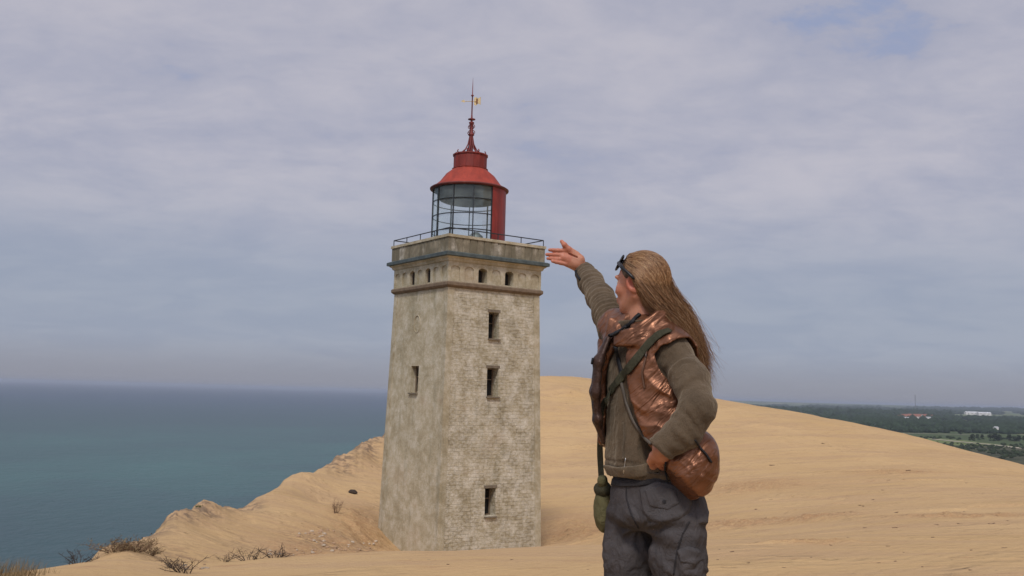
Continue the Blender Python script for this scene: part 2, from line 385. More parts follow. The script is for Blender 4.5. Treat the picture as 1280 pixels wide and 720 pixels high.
# ---------------- sea
def polar_sheet(name, a0, a1, na, d0, d1, ndd, zf, mat):
    a = np.linspace(a0, a1, na); d = np.exp(np.linspace(math.log(d0), math.log(d1), ndd)); A, D = np.meshgrid(a, d, indexing='ij')
    V = np.stack([np.sin(A)*D, np.cos(A)*D, zf(A, D)], -1).reshape(-1, 3)
    i, j = np.meshgrid(np.arange(na-1), np.arange(ndd-1), indexing='ij'); k = (i*ndd+j).ravel()
    return link(name, mesh_np(name, V, np.stack([k, k+1, k+ndd+1, k+ndd], -1)[:, ::-1]), mat)
def sea_mat():
    n = NM('sea_water'); co = n.coord()
    a = n.noise(n.coord(scale=(1, .45, 1), rot=(0, 0, -.5)), .0016, 4, .55, .5); b = n.noise(co, .006, 4, .6)
    sx = n.N.new('ShaderNodeSeparateXYZ'); n.L.new(co, sx.inputs[0])
    # turquoise shoals lie in a belt off the shore, deeper blue farther out
    dist = n.math('SQRT', n.math('ADD', n.math('MULTIPLY', sx.outputs[0], sx.outputs[0]), n.math('MULTIPLY', sx.outputs[1], sx.outputs[1])))
    belt = n.math('MULTIPLY', n.ramp(dist, 500, 720), n.ramp(dist, 1050, 2100, 1, 0))
    col = n.mix(n.ramp(dist, 900, 5000), (.027, .072, .082), (.025, .060, .102))
    col = n.mix(n.math('MULTIPLY', belt, n.ramp(a, .35, .62, .25, 1.0)), col, (.040, .120, .118))
    col = n.mix(n.ramp(b, .45, .65, 0, .35), col, (.026, .058, .078))
    w1 = n.noise(n.coord(scale=(1, .45, 1), rot=(0, 0, .5)), .16, 7, .68, .4); w2 = n.noise(co, .035, 3, .5)
    nb = n.bump(w1, 2.8, .7); nb = n.bump(w2, 3., .5, nb)
    return n.fin(col, .42, nb, 0, .28)
tag(polar_sheet('sea', -PI, PI, 181, 18, 70000, 160, lambda A, D: np.full_like(A, -70.), sea_mat()), kind='structure')

# ---------------- inland plain
def land_z(A, D):
    x, y = np.sin(A)*D, np.cos(A)*D; p = np.stack([x, y, 0*x], -1)
    z = -58+2.5*fbm(p/420, 3, 2)+9*smooth01((D-5200)/6000)*(1+fbm(p/2500, 3, 8))+24*smooth01((D-9500)/9000)*(.9+.5*fbm(p/3000, 2, 15))
    edge = smooth01((A-.02)/.05); return z*edge+(-73)*(1-edge)
def land_mat():
    n = NM('farmland'); co = n.coord(scale=(1, .55, 1), rot=(0, 0, .4))
    cell = n.N.new('ShaderNodeTexVoronoi'); n.L.new(co, cell.inputs[0]); cell.inputs['Scale'].default_value = .0030; cell.inputs['Randomness'].default_value = .8
    sp = n.N.new('ShaderNodeSeparateColor'); n.L.new(cell.outputs['Color'], sp.inputs[0])
    g = n.noise(n.coord(), .02, 5, .65); g2 = n.noise(n.coord(), .004, 4, .6)
    fld = n.mix(n.ramp(sp.outputs[0], .35, .75), (.060, .085, .034), (.135, .165, .060))
    fld = n.mix(n.ramp(sp.outputs[1], .82, .9, 0, .8), fld, (.24, .22, .12))
    heath = n.mix(n.ramp(g, .4, .6), (.030, .038, .020), (.075, .070, .042))
    sx = n.N.new('ShaderNodeSeparateXYZ'); n.L.new(n.tc.outputs['Object'], sx.inputs[0])
    dist = n.math('SQRT', n.math('ADD', n.math('MULTIPLY', sx.outputs[0], sx.outputs[0]), n.math('MULTIPLY', sx.outputs[1], sx.outputs[1])))
    dw = n.math('ADD', dist, n.math('MULTIPLY', n.math('SUBTRACT', g2, .5), 900))
    col = n.mix(n.ramp(dw, 1480, 1600), heath, fld)
    col = n.mix(n.ramp(g, .45, .7, 0, .5), col, (.045, .06, .026))
    return n.fin(col, .95, None, 0, .1)
tag(polar_sheet('farmland', .02, 1.3, 160, 380, 55000, 150, land_z, land_mat()), kind='structure')
# sandy track
def strip(name, pts, w, mat, dz=.15):
    V = []; F = []
    for i, p in enumerate(pts):
        q = pts[min(i+1, len(pts)-1)]; o = pts[max(i-1, 0)]; t = np.array([q[0]-o[0], q[1]-o[1]]); t = t/np.linalg.norm(t); nn = np.array([-t[1], t[0]])*w/2
        for s in (-1, 1):
            x, y = p[0]+s*nn[0], p[1]+s*nn[1]; V.append((x, y, float(land_z(np.array(math.atan2(x, y)), np.array(math.hypot(x, y))))+dz))
        if i: F.append((2*i-2, 2*i-1, 2*i+1, 2*i))
    return tag(link(name, mesh_np(name, np.array(V), F), mat), kind='structure')
def land_pt(px, py):
    v = P(px, py, 10.); h = math.hypot(v[0], v[1]); a = math.atan2(v[0], v[1]); d = np.exp(np.linspace(math.log(500), math.log(40000), 3000)); g = land_z(np.full_like(d, a), d); k = np.argmax(g >= v[2]/h*d)
    return np.array([math.sin(a)*d[k], math.cos(a)*d[k], g[k]])
track_mat = simple('track_gravel', (.36, .32, .24), .95, scale=.1)
def track(pxs, w):
    a = [land_pt(*p) for p in pxs]; pts = []
    for i in range(len(a)-1):
        for t in np.linspace(0, 1, 10, endpoint=False): pts.append(a[i]*(1-t)+a[i+1]*t)
    pts.append(a[-1]); strip('track', pts, w, track_mat, .5)
track([(1165, 549), (1200, 552.5), (1240, 556), (1275, 560.5), (1330, 566)], 16)
track([(1090, 541.5), (1140, 542), (1185, 543), (1240, 544.5)], 12)

# far woods: a dense canopy of leaf clumps, one mass
def clump(seed, sub=2):
    bm = bmesh.new(); bmesh.ops.create_icosphere(bm, subdivisions=sub, radius=1)
    V = np.array([v.co[:] for v in bm.verts]); F = np.array([[l.index for l in f.verts] for f in bm.faces]); bm.free()
    V = V*(1+.28*fbm(V*1.7+seed*5, 3, seed))[:, None]; V[:, 2] = np.where(V[:, 2] < -.3, -.3+(V[:, 2]+.3)*.3, V[:, 2]); return V, F
CL = [clump(i, 2) for i in range(5)]; CLs = [clump(i+9, 1) for i in range(5)]
def foliage_mat(name, c):
    n = NM(name); co = n.coord(); a = n.noise(co, .05, 4, .7); b = n.noise(co, .9, 3, .6)
    col = n.mix(n.ramp(a, .35, .65), tuple(x*.6 for x in c), tuple(x*1.35 for x in c)); col = n.mix(n.ramp(b, .4, .65, 0, .35), col, tuple(x*.55 for x in c))
    return n.fin(col, .9, None, 0, .1)
wood_mat = foliage_mat('woodland_leaves', (.026, .042, .022))
def woods(name, areas, mat):
    VV = []; FF = []; k = 0
    for (x0, x1, ytop, ybot, count, r0, r1, hh) in areas:
        for _ in range(count):
            px = random.uniform(x0, x1); u = random.random(); py = ytop(px)+(ybot(px)-ytop(px))*u**.8 if callable(ytop) else ytop+(ybot-ytop)*u**.8
            if vnoise(np.array([px/14., py/3., 3.]), 4) < -.42: continue
            p = land_pt(px, py+(px-1120)*.014); d = math.hypot(p[0], p[1]); r = random.uniform(r0, r1)*max(1, d/9000)
            V, F = random.choice(CLs); q = random.random()*6.28; c, s = math.cos(q), math.sin(q)
            M = np.array([[c, -s, 0], [s, c, 0], [0, 0, 1]]); W_ = (V@M.T)*np.array([r, r*1.1, r*hh]); W_ += p+np.array([0, 0, r*hh*.3])
            VV.append(W_); FF.append(F+k); k += len(V)
    return tag(link(name, mesh_np(name, np.vstack(VV), np.vstack(FF)), mat), kind='stuff')
wd = woods('woodland', [(700, 1560, 509.4, 516.5, 6200, 16, 30, .55), (700, 1190, 516, 522, 1700, 14, 26, 1.0), (700, 1560, 522.5, 527, 2000, 10, 18, 1.0), (700, 1115, 522, 533, 2200, 9, 15, 1.0), (1050, 1560, 527.5, 538, 4200, 8, 13, 1.1), (1060, 1330, 538, 540.5, 350, 6, 9, 1.1)], wood_mat)
tag(wd, 'dark woodland spread over the far plain beyond the dune', 'woods')
sc = woods('scrub', [(1120, 1330, 553, 572, 900, 1.6, 3.6, .7), (1080, 1330, 545.5, 549.5, 100, 2.5, 4, .8)], foliage_mat('scrub_leaves', (.030, .042, .020)))
tag(sc, 'low dark scrub covering the heath below the dune', 'scrub')
# trees that can be told apart
bark = simple('bark', (.09, .07, .05), .9)
def make_tree():
    root = empty('tree', (0, 0, 0))
    m = MB(); m.tube([(0, 0, -1), (.1, 0, 2), (-.1, .1, 5), (0, 0, 8)], [.5, .4, .3, .12], 6)
    for q in range(5):
        a = q*1.26; m.tube([(0, 0, 3+q*.6), (math.cos(a)*2, math.sin(a)*2, 5+q*.7)], [.2, .06], 5)
    m.build('trunk', bark, root)
    VV = []; FF = []; k = 0
    for _ in range(46):
        V, F = random.choice(CLs); r = random.uniform(.7, 1.7); a = random.random()*6.28; rr = random.uniform(0, 4.2); z = random.uniform(3.2, 11)
        rr *= math.sqrt(max(.05, 1-((z-6.5)/5.)**2)); VV.append(V*r+np.array([math.cos(a)*rr, math.sin(a)*rr, z])); FF.append(F+k); k += len(V)
    link('crown', mesh_np('crown', np.vstack(VV), np.vstack(FF)), foliage_mat('tree_leaves', (.034, .048, .022)), root)
    return root
tree0 = make_tree(); first = True
rows = [(1216, 549, 1.0), (1222, 548, .8), (1228, 549, .9), (1238, 550, 1.1), (1244, 550.5, 1.4), (1249, 551, 1.2), (1262, 551.5, 1.3), (1268, 552, 1.0), (1274, 552.3, 1.2), (1282, 553, 1.2), (1201, 544, 1.3), (1128, 541, .8), (1110, 540.5, .9)]
nm = ['small round dark tree at the left end of the meadow row', 'low dark tree second from the left in the meadow row', 'rounded tree third in the meadow row', 'dark tree left of the biggest meadow tree', 'broad dark tree, biggest in the row across the meadow', 'dark tree touching the right side of the biggest meadow tree', 'wide dark tree past the gap in the meadow row', 'small tree between two wide ones in the meadow row', 'wide dark tree near the right end of the meadow row', 'dark tree at the very right end of the meadow row', 'tall dark tree standing alone above the meadow row', 'small tree by the pale field, just right of the dune edge', 'lone tree nearest the dune edge beside the pale field']
for (px, py, s), lb in zip(rows, nm):
    t = tree0 if first else copy_tree(tree0); first = False
    p = land_pt(px, py); t.location = tuple(p); t.rotation_euler = (0, 0, random.random()*6); t.scale = (s*1.0, s*1.0, s*.8); tag(t, lb, 'tree', 'trees in the meadow on the plain')

# village, barns, white houses, mast
roof_red = simple('roof_tile', (.24, .10, .065), .85, scale=.3); wall_w = simple('white_render', (.72, .70, .66), .85, scale=.2); roof_grey = simple('grey_roof_sheet', (.42, .42, .43), .6, scale=.2)
glassd = simple('dark_window', (.03, .035, .04), .3)
def make_house(name, w, l, h, rh, rmat):
    root = empty(name, (0, 0, 0)); m = MB(); m.box((0, 0, h/2-1), (l, w, h+2)); 
    m.add([(-l/2, -w/2, h), (-l/2, w/2, h), (-l/2, 0, h+rh), (l/2, -w/2, h), (l/2, w/2, h), (l/2, 0, h+rh)], [(0, 1, 2), (3, 5, 4)])
    m.build('wall', wall_w, root)
    m = MB(); e = .5; t = .25
    for s in (-1, 1):
        a = Vector((0, s*(w/2+e), h-rh*e/(w/2)+.02)); b = Vector((0, 0, h+rh+.02)); L = Vector((l/2+e, 0, 0)); T = Vector((0, 0, t))
        m.add([a-L, a+L, b+L, b-L, a-L+T, a+L+T, b+L+T, b-L+T], [(0, 1, 2, 3), (7, 6, 5, 4), (0, 4, 5, 1), (1, 5, 6, 2), (2, 6, 7, 3), (3, 7, 4, 0)])
    m.build('roof', rmat, root)
    for s in (-1, 1):
        for q in range(3):
            m = MB(); m.box((l*(-.3+.3*q), s*(w/2+.01), h*.55), (l*.09, .1, h*.3)); m.build('window', glassd, root)
    return root
hs = []
vil = make_house('house', 11, 26, 4, 5.5, roof_red)
vp = [(1126, 526, 1.0), (1131, 524.6, 1.2), (1136, 526.4, 1.1), (1140, 524.2, 1.2), (1145, 525.6, 1.3), (1150, 524.4, 1.2), (1153, 526.6, .9), (1157, 525, 1.3), (1163, 525.4, 1.1), (1168, 526, .9)]
place = ['leftmost house of the red roofed village', 'second house from the left in the red roofed village', 'low front house, third from the left in the village', 'house at the back, fourth from the left in the village', 'large red roofed house in the middle of the village', 'red roofed house just right of the village middle', 'small front house on the right half of the village', 'big red roofed house third from the right in the village', 'red roofed house second from the right in the village', 'rightmost small house of the red roofed village']
for i, (px, py, s) in enumerate(vp):
    h = vil if i == 0 else copy_tree(vil); h.location = tuple(land_pt(px, py)+np.array([0, 0, 10.])); h.rotation_euler = (0, 0, random.uniform(-.5, .5)); h.scale = (s, s, s)
    tag(h, place[i], 'house', 'houses of the far village')
for i, (px, py, l) in enumerate([(1133, 527.2, 26), (1158, 526.6, 30)]):
    h = make_house('white_house', 12, l, 6, 3, roof_grey); h.location = tuple(land_pt(px, py)+np.array([0, 0, 7.]))
    tag(h, ['white walled house in front on the left of the village', 'long white house in front on the right of the village'][i], 'house')
for i, (px, py, l) in enumerate([(1214, 519.4, 76), (1230, 520.2, 78)]):
    b = make_house('barn', 24, l, 12, 6, simple('barn_roof', (.62, .63, .64), .6, scale=.1)); b.location = tuple(land_pt(px, py)+np.array([0, 0, 6.])); b.rotation_euler = (0, 0, .05)
    tag(b, ['long white farm barn, left one of the pair in the far field', 'long white farm barn, right one of the pair in the far field'][i], 'barn', 'white barns in the far field')
for i, (px, py, l) in enumerate([(1238.5, 529.5, 18), (1245, 540.8, 10)]):
    b = make_house('farmhouse', 7, l, 3.2, 2.6, roof_grey); b.location = tuple(land_pt(px, py)+np.array([0, 0, 8.])); b.rotation_euler = (0, 0, .3)
    tag(b, ['white farmhouse among the woods below the right barn', 'pale farmhouse at the wood edge above the row of trees'][i], 'house')
mast = empty('mast', land_pt(1144.3, 516)); zb = 125.
m = MB()
for a in range(3):
    q = a*2.094; m.tube([(2.5*math.cos(q), 2.5*math.sin(q), -5), (1.5*math.cos(q), 1.5*math.sin(q), zb)], .55, 5)
for k in range(30):
    for a in range(3):
        q = a*2.094; q2 = (a+1)*2.094; r1 = 2.5-k/30; m.tube([(r1*math.cos(q), r1*math.sin(q), k*zb/30), (r1*math.cos(q2), r1*math.sin(q2), (k+1)*zb/30)], .3, 4)
m.build('lattice', simple('mast_steel', (.2, .2, .22), .6, .5), mast)
m = MB(); m.lathe([(.8, zb-2), (.9, zb), (.5, zb+12), (0, zb+14)], 8); m.build('antenna', simple('antenna_white', (.5, .5, .5), .6), mast)
tag(mast, 'thin lattice radio mast rising above the far wooded horizon', 'mast')

# ---------------- haze: one closed box of even thin murk
hz_ = MB(); hz_.box((0, 12000, (-77+26)/2), (76000, 76000, 26+77)); hm = bpy.data.materials.new('haze'); hm.use_nodes = True; hm.node_tree.nodes.clear()
_o = hm.node_tree.nodes.new('ShaderNodeOutputMaterial'); _v = hm.node_tree.nodes.new('ShaderNodeVolumePrincipled'); hm.node_tree.links.new(_v.outputs[0], _o.inputs['Volume'])
_v.inputs['Color'].default_value = (.68, .76, .90, 1); _v.inputs['Density'].default_value = HAZE; _v.inputs['Anisotropy'].default_value = .2
tag(hz_.build('haze', hm), kind='stuff')
# ================================================================== LIGHTHOUSE
YAW = .6077; TC = np.array([-2.306, 48.0])
nR = np.array([math.sin(YAW), -math.cos(YAW)]); nL = np.array([-math.cos(YAW), -math.sin(YAW)])
# local frame: +X = normal of right (sunny) face, +Y = opposite of left face normal => left face is -Y
LH = empty('lighthouse', (TC[0], TC[1], -9.0), YAW-PI/2)
tag(LH, 'square whitewashed brick lighthouse with red lantern standing in the sand', 'lighthouse')
Z0 = 9.0   # local z of camera level
def lz(z): return z+Z0
HT, HB, ZT, ZB = 2.6148, 3.0529, 4.9551, -15.53
def hw(z): return HT+(HB-HT)*(ZT-z)/(ZT-ZB)      # half width of shaft at camera-relative z
def uvface(me): me.uv_layers.new(name='UVMap')
def face_pt(side, u, z, off=0.0):
    """side 0..3; u metres along face from its centre, z camera-relative; off = outward"""
    h = hw(z) if z <= ZT else HT
    a = side*PI/2
    n = (math.cos(a), math.sin(a)); t = (-n[1], n[0])
    return ((h+off)*n[0]+u*t[0], (h+off)*n[1]+u*t[1], lz(z))
def ray_face(side, px, py, half=None):
    """(u,z) on a tower face where the photo shows (px,py)"""
    v = P(px, py, 10.); a = side*PI/2+YAW-PI/2; n = np.array([math.cos(a), math.sin(a)]); t = np.array([-n[1], n[0]])
    h = 2.9
    for _ in range(6):
        k = (h+TC@n)/(v[:2]@n); q = v*k; z = q[2]; h = half if half else hw(z)
    return float((q[:2]-TC)@t), float(z)
def brick_mat(name, brick=True, tint=1.0):
    n = NM(name); uv = n.tc.outputs['UV']; co = n.coord()
    a = n.noise(co, .40, 6, .7, .4); b = n.noise(co, 1.7, 9, .80, .1); c = n.noise(co, 11, 4, .7); st = n.noise(n.coord(scale=(1, 1, .16)), 1.6, 5, .65, .2)
    T = lambda q: tuple(x*tint for x in q)
    col = n.mix(n.ramp(a, .35, .65), T((.345, .295, .195)), T((.44, .38, .265)))
    col = n.mix(n.ramp(b, .42, .70, 0, .90 if brick else .55), col, T((.70, .655, .56)))
    col = n.mix(n.ramp(b, .30, .50, .50, 0), col, T((.235, .190, .120)))
    col = n.mix(n.ramp(st, .52, .70, 0, .4), col, T((.20, .185, .125)))
    col = n.mix(n.ramp(a, .56, .68, 0, .35), col, T((.33, .235, .15)))
    if brick:
        br = n.N.new('ShaderNodeTexBrick'); n.L.new(uv, br.inputs[0]); br.inputs['Scale'].default_value = 1; br.inputs['Brick Width'].default_value = .46; br.inputs['Row Height'].default_value = .17; br.inputs['Mortar Size'].default_value = .018; br.inputs['Mortar Smooth'].default_value = .4
        br.inputs['Color1'].default_value = (1, 1, 1, 1); br.inputs['Color2'].default_value = (.72, .72, .72, 1); br.inputs['Mortar'].default_value = (.45, .45, .45, 1)
        vis = n.ramp(n.noise(co, 1.1, 3, .6), .40, .60, .10, .60)
        col = n.mix(vis, col, n.mix(1., col, br.outputs[0], 'MULTIPLY'))
        v = n.ramp(n.voro(n.coord(scale=(1, 1, 1.8)), 5.), .2, .75, 0, 1)
        col = n.mix(n.ramp(v, .1, .9, .28, 0), col, T((.60, .56, .48)))
        nb = n.bump(br.outputs[0], .025, .6); nb = n.bump(c, .05, .8, nb)
    else:
        nb = n.bump(c, .03, .6); nb = n.bump(b, .03, .5, nb)
    return n.fin(col, .95, nb, 0, .15)
M_brick = brick_mat('worn_whitewashed_brick'); M_cement = brick_mat('weathered_cement', False, 1.0)
M_stone = brick_mat('parapet_stone', False, .95); M_dark = simple('unlit_interior', (.02, .018, .016), .95)
M_lead = simple('lead_flashing', (.085, .105, .105), .6, .3, .25, 3.); M_iron = simple('dark_iron', (.05, .055, .06), .5, .6)
M_rust = simple('brown_moulding', (.17, .125, .085), .9, scale=4)

def quad_uv(me_faces): pass
class UVMesh:
    def __init__(s): s.V = []; s.F = []; s.U = []; s.M = []
    def quad(s, pts, uvs, mi=0):
        k = len(s.V); s.V += [tuple(p) for p in pts]; s.F.append(tuple(range(k, k+len(pts)))); s.U.append(uvs); s.M.append(mi)
    def build(s, name, mats, parent):
        me = bpy.data.meshes.new(name); me.from_pydata(s.V, [], s.F); uv = me.uv_layers.new(name='UVMap')
        i = 0
        for f, u in zip(s.F, s.U):
            for q in u: uv.data[i].uv = q; i += 1
        for m in mats: me.materials.append(m)
        me.polygons.foreach_set('material_index', s.M); me.update()
        return link(name, me, None, parent)
def wall_grid(um, side, u_of, z0, z1, holes, off, mi, depth=.55, arch=False, hwf=None):
    """one facade with rectangular holes (ua,ub,za,zb) and real reveals; u_of(z) half width"""
    hz = sorted(set([z0, z1]+[h[2] for h in holes]+[h[3] for h in holes]+list(np.arange(math.ceil(z0), z1, 1.0))))
    hu = sorted(set([h[0] for h in holes]+[h[1] for h in holes]))
    def pt(u, z, o=0.):
        h = u_of(z); a = side*PI/2; n = (math.cos(a), math.sin(a)); t = (-n[1], n[0]); return ((h+off+o)*n[0]+u*t[0], (h+off+o)*n[1]+u*t[1], lz(z))
    for za, zb in zip(hz[:-1], hz[1:]):
        if zb-za < 1e-6: continue
        ua = [-(u_of(za)+off)]+hu+[u_of(za)+off]; ub = [-(u_of(zb)+off)]+hu+[u_of(zb)+off]
        for i in range(len(ua)-1):
            cu, cz = (ua[i]+ua[i+1])/2, (za+zb)/2
            if any(h[0] < cu < h[1] and h[2] < cz < h[3] for h in holes): continue
            um.quad([pt(ua[i], za), pt(ua[i+1], za), pt(ub[i+1], zb), pt(ub[i], zb)], [(ua[i]+side*9, za), (ua[i+1]+side*9, za), (ub[i+1]+side*9, zb), (ub[i]+side*9, zb)], mi)
    for (a, b, c, d) in holes:
        for q in ([(a, c), (b, c)], [(b, c), (b, d)], [(b, d), (a, d)], [(a, d), (a, c)]):
            (u1, z1_), (u2, z2_) = q
            um.quad([pt(u1, z1_), pt(u2, z2_), pt(u2, z2_, -depth), pt(u1, z1_, -depth)], [(u1, z1_), (u2, z2_), (u2+depth, z2_), (u1+depth, z1_)], mi)
# shaft
wR = [(611, 623.7, 390, 424), (609, 622.8, 460, 496), (606.3, 619.3, 610.5, 645)]; wL = [(514.2, 521.8, 457.5, 491)]
holesR = []; holesL = []
for x0, x1, y0, y1 in wR:
    ua, zt = ray_face(0, x0, y0); ub, zb = ray_face(0, x1, y1); holesR.append((min(ua, ub), max(ua, ub), zb, zt))
for x0, x1, y0, y1 in wL:
    ua, zt = ray_face(3, x0, y0); ub, zb = ray_face(3, x1, y1); holesL.append((min(ua, ub), max(ua, ub), zb, zt))
um = UVMesh()
wall_grid(um, 0, hw, ZB, ZT, holesR, 0, 0); wall_grid(um, 3, hw, ZB, ZT, holesL, 0, 1); wall_grid(um, 1, hw, ZB, ZT, [], 0, 0); wall_grid(um, 2, hw, ZB, ZT, [], 0, 1)
um.build('shaft', [M_brick, M_cement], LH)
def win_part(side, h, hwf=hw, depth=.5, bars=True, arch=0):
    a, b, c, d = h; hh = hwf((c+d)/2); q = side*PI/2; n = Vector((math.cos(q), math.sin(q), 0)); t = Vector((-n.y, n.x, 0))
    Mx = Matrix((( t.x, n.x, 0), (t.y, n.y, 0), (0, 0, 1)))
    cz = lz((c+d)/2); cu = (a+b)/2; w = b-a; H = d-c
    fr = MB(); o = n*(hh-depth)
    for s in (-1, 1): fr.box(o+t*(cu+s*(w/2-.03))+Vector((0, 0, cz)), (.06, .06, H), Mx)
    fr.box(o+t*cu+Vector((0, 0, cz+H/2-.03)), (w-.13, .06, .06), Mx); fr.box(o+t*cu+Vector((0, 0, cz-H/2+.03)), (w-.13, .06, .06), Mx)
    if bars: fr.box(o+t*cu+Vector((0, 0, cz+.1*H)), (w-.13, .04, .04), Mx)
    f = fr.build('window', M_rust, LH)
    p = MB(); p.box(o-n*.10+t*cu+Vector((0, 0, cz)), (w+.1, .02, H+.1), Mx); p.build('unlit_back', M_dark, f)  # near-black sheet stands in for the unlit inside
    return f
M_sill = simple('sill_stone', (.16, .13, .095), .9, scale=5)
for h in holesR:
    f = win_part(0, h); s = MB(); a, b, c, d = h; s.box((hw(c)+.01, (a+b)/2, lz(c)-.035), (.20, b-a+.07, .06)); s.build('sill', M_sill, f)
    s = MB(); s.box((hw(d)+.006, (a+b)/2, lz(d)+.07), (.018, b-a+.12, .13)); s.build('lintel', M_sill, f)
for h in holesL:
    f = win_part(3, h, depth=.30); s = MB(); a, b, c, d = h; s.box(((a+b)/2, -(hw(c)+.01), lz(c)-.035), (b-a+.05, .20, .06)); s.build('sill', M_sill, f)
# corner margins (smooth lesenes)
for k in range(4):
    m = MB(); V = []
    for z in (ZB, ZT):
        h = hw(z)+.028; a = k*PI/2; c, s = math.cos(a), math.sin(a); w = .34
        for (x, y) in ((h-.5, h), (h, h), (h, h-w), (h-.06, h-w), (h-.06, h-.06), (h-.5, h-.06)):
            if x == h-.5: x = h-w
            V.append((x*c-y*s, x*s+y*c, lz(z)))
    m.add(V, [(i, (i+1) % 6, (i+1) % 6+6, i+6) for i in range(6)]); m.build('corner_strip', brick_mat('corner_cement', False, .93) if k == 0 else bpy.data.materials['corner_cement'], LH)
# faint round date medallion on left face
u, z = ray_face(3, 521.7, 405); m = MB(); pts = [(u+.30*math.cos(q), -(hw(z)+.012), lz(z)+.42*math.sin(q)) for q in np.linspace(0, 2*PI, 25)]
m.tube(pts, .022, 6); m.build('medallion', M_cement, LH)
# band mouldings: stepped square rings
def ring(name, prof, mat, parent=LH):
    """prof: list of (half width, camera-relative z)"""
    um = UVMesh()
    for k in range(4):
        a = k*PI/2; c, s = math.cos(a), math.sin(a); rot = lambda x, y: (x*c-y*s, x*s+y*c)
        L = 0.
        for (h0, z0), (h1, z1) in zip(prof[:-1], prof[1:]):
            ln = math.hypot(h1-h0, z1-z0)
            um.quad([(*rot(h0, -h0), lz(z0)), (*rot(h0, h0), lz(z0)), (*rot(h1, h1), lz(z1)), (*rot(h1, -h1), lz(z1))], [(-h0+k*9, L), (h0+k*9, L), (h1+k*9, L+ln), (-h1+k*9, L+ln)]); L += ln
    return um.build(name, [mat], parent)
ring('string_course', [(HT-.1, 4.86), (HT+.05, 4.86), (HT+.13, 4.93), (HT+.16, 4.97), (HT+.16, 5.09), (HT+.10, 5.14), (HT-.2, 5.14)], M_rust)
# frieze with blind arches and four arched openings
FZ0, FZ1 = 5.10, 6.12; HF = HT+.07
def frieze():
    um = UVMesh(); nb = 7; w = 2*HF/nb; aw = w*.66; base = FZ0+.10; spring = 5.74; rad = aw/2; ins = .055
    arches = []
    for side in range(4):
        opens = (2, 4) if side in (0,) else ((2, 4) if side == 3 else ())
        a = side*PI/2; n = (math.cos(a), math.sin(a)); t = (-n[1], n[0])
        def pt(u, z, o=0.): return ((HF+o)*n[0]+u*t[0], (HF+o)*n[1]+u*t[1], lz(z))
        def Q(ps): um.quad([pt(*p) for p in ps], [(p[0]+side*9, p[1]) for p in ps])
        for i in range(nb):
            u0 = -HF+i*w; cu = u0+w/2; u1 = u0+w
            Q([(u0, FZ0), (u1, FZ0), (u1, base), (u0, base)])
            Q([(u0, base), (cu-rad, base), (cu-rad, spring), (u0, spring)]); Q([(cu+rad, base), (u1, base), (u1, spring), (cu+rad, spring)])
            ns = 10; arc = [(cu-rad*math.cos(PI*k/ns), spring+rad*.62*math.sin(PI*k/ns)) for k in range(ns+1)]
            for k in range(ns):
                p, q = arc[k], arc[k+1]
                x0 = u0 if k == 0 else p[0]; x1 = u1 if k == ns-1 else q[0]
                um.quad([pt(*p), pt(*q), pt(x1, FZ1), pt(x0, FZ1)], [(p[0]+side*9, p[1]), (q[0]+side*9, q[1]), (x1+side*9, FZ1), (x0+side*9, FZ1)])
                if k == 0: um.quad([pt(u0, spring), pt(*p), pt(u0, FZ1)], [(u0, spring), p, (u0, FZ1)])
                if k == ns-1: um.quad([pt(*q), pt(u1, spring), pt(u1, FZ1)], [q, (u1, spring), (u1, FZ1)])
            outline = [(cu-rad, base)]+arc+[(cu+rad, base)]
            op = i in opens; dep = .5 if op else ins
            ol = outline+[outline[0]]
            for p, q in zip(ol[:-1], ol[1:]):
                um.quad([pt(*p), pt(*q), pt(q[0], q[1], -dep), pt(p[0], p[1], -dep)], [(p[0], p[1]), (q[0], q[1]), (q[0]+dep, q[1]), (p[0]+dep, p[1])])
            if not op: um.quad([pt(p[0], p[1], -dep) for p in outline], [(p[0]+side*9, p[1]) for p in outline])
            else: arches.append((side, outline, n, t))
    fo = um.build('frieze', [M_stone], LH)
    for side, outline, n, t in arches:
        us = [p[0] for p in outline]; m = MB(); N_ = np.array([*n, 0]); T_ = np.array([*t, 0])
        dpt = .45 if side == 0 else .16
        pp = [N_*(HF-dpt)+T_*(p[0])+np.array([0, 0, lz(p[1])]) for p in outline]; m.tube(pp+[pp[0]], .03, 5)
        f = m.build('frieze_window', M_rust, LH)
        m = MB(); m.box(N_*(HF-dpt-.02)+T_*(sum((min(us), max(us)))/2)+np.array([0, 0, lz(5.6)]), (.02, max(us)-min(us)+.1, 1.0), Matrix(((n[0], t[0], 0), (n[1], t[1], 0), (0, 0, 1)))); m.build('unlit_back', M_dark, f)  # darkness of the opening put into a near-black sheet
frieze()
ring('cornice', [(HF-.2, 6.10), (HF+.05, 6.10), (HF+.09, 6.17), (HF+.09, 6.21), (HF+.17, 6.26), (HF+.20, 6.30)], M_stone)
ring('ledge', [(HF+.10, 6.30), (2.94, 6.31), (2.985, 6.33), (2.985, 6.475), (2.90, 6.52), (2.60, 6.53)], M_lead)
HPp = 2.80
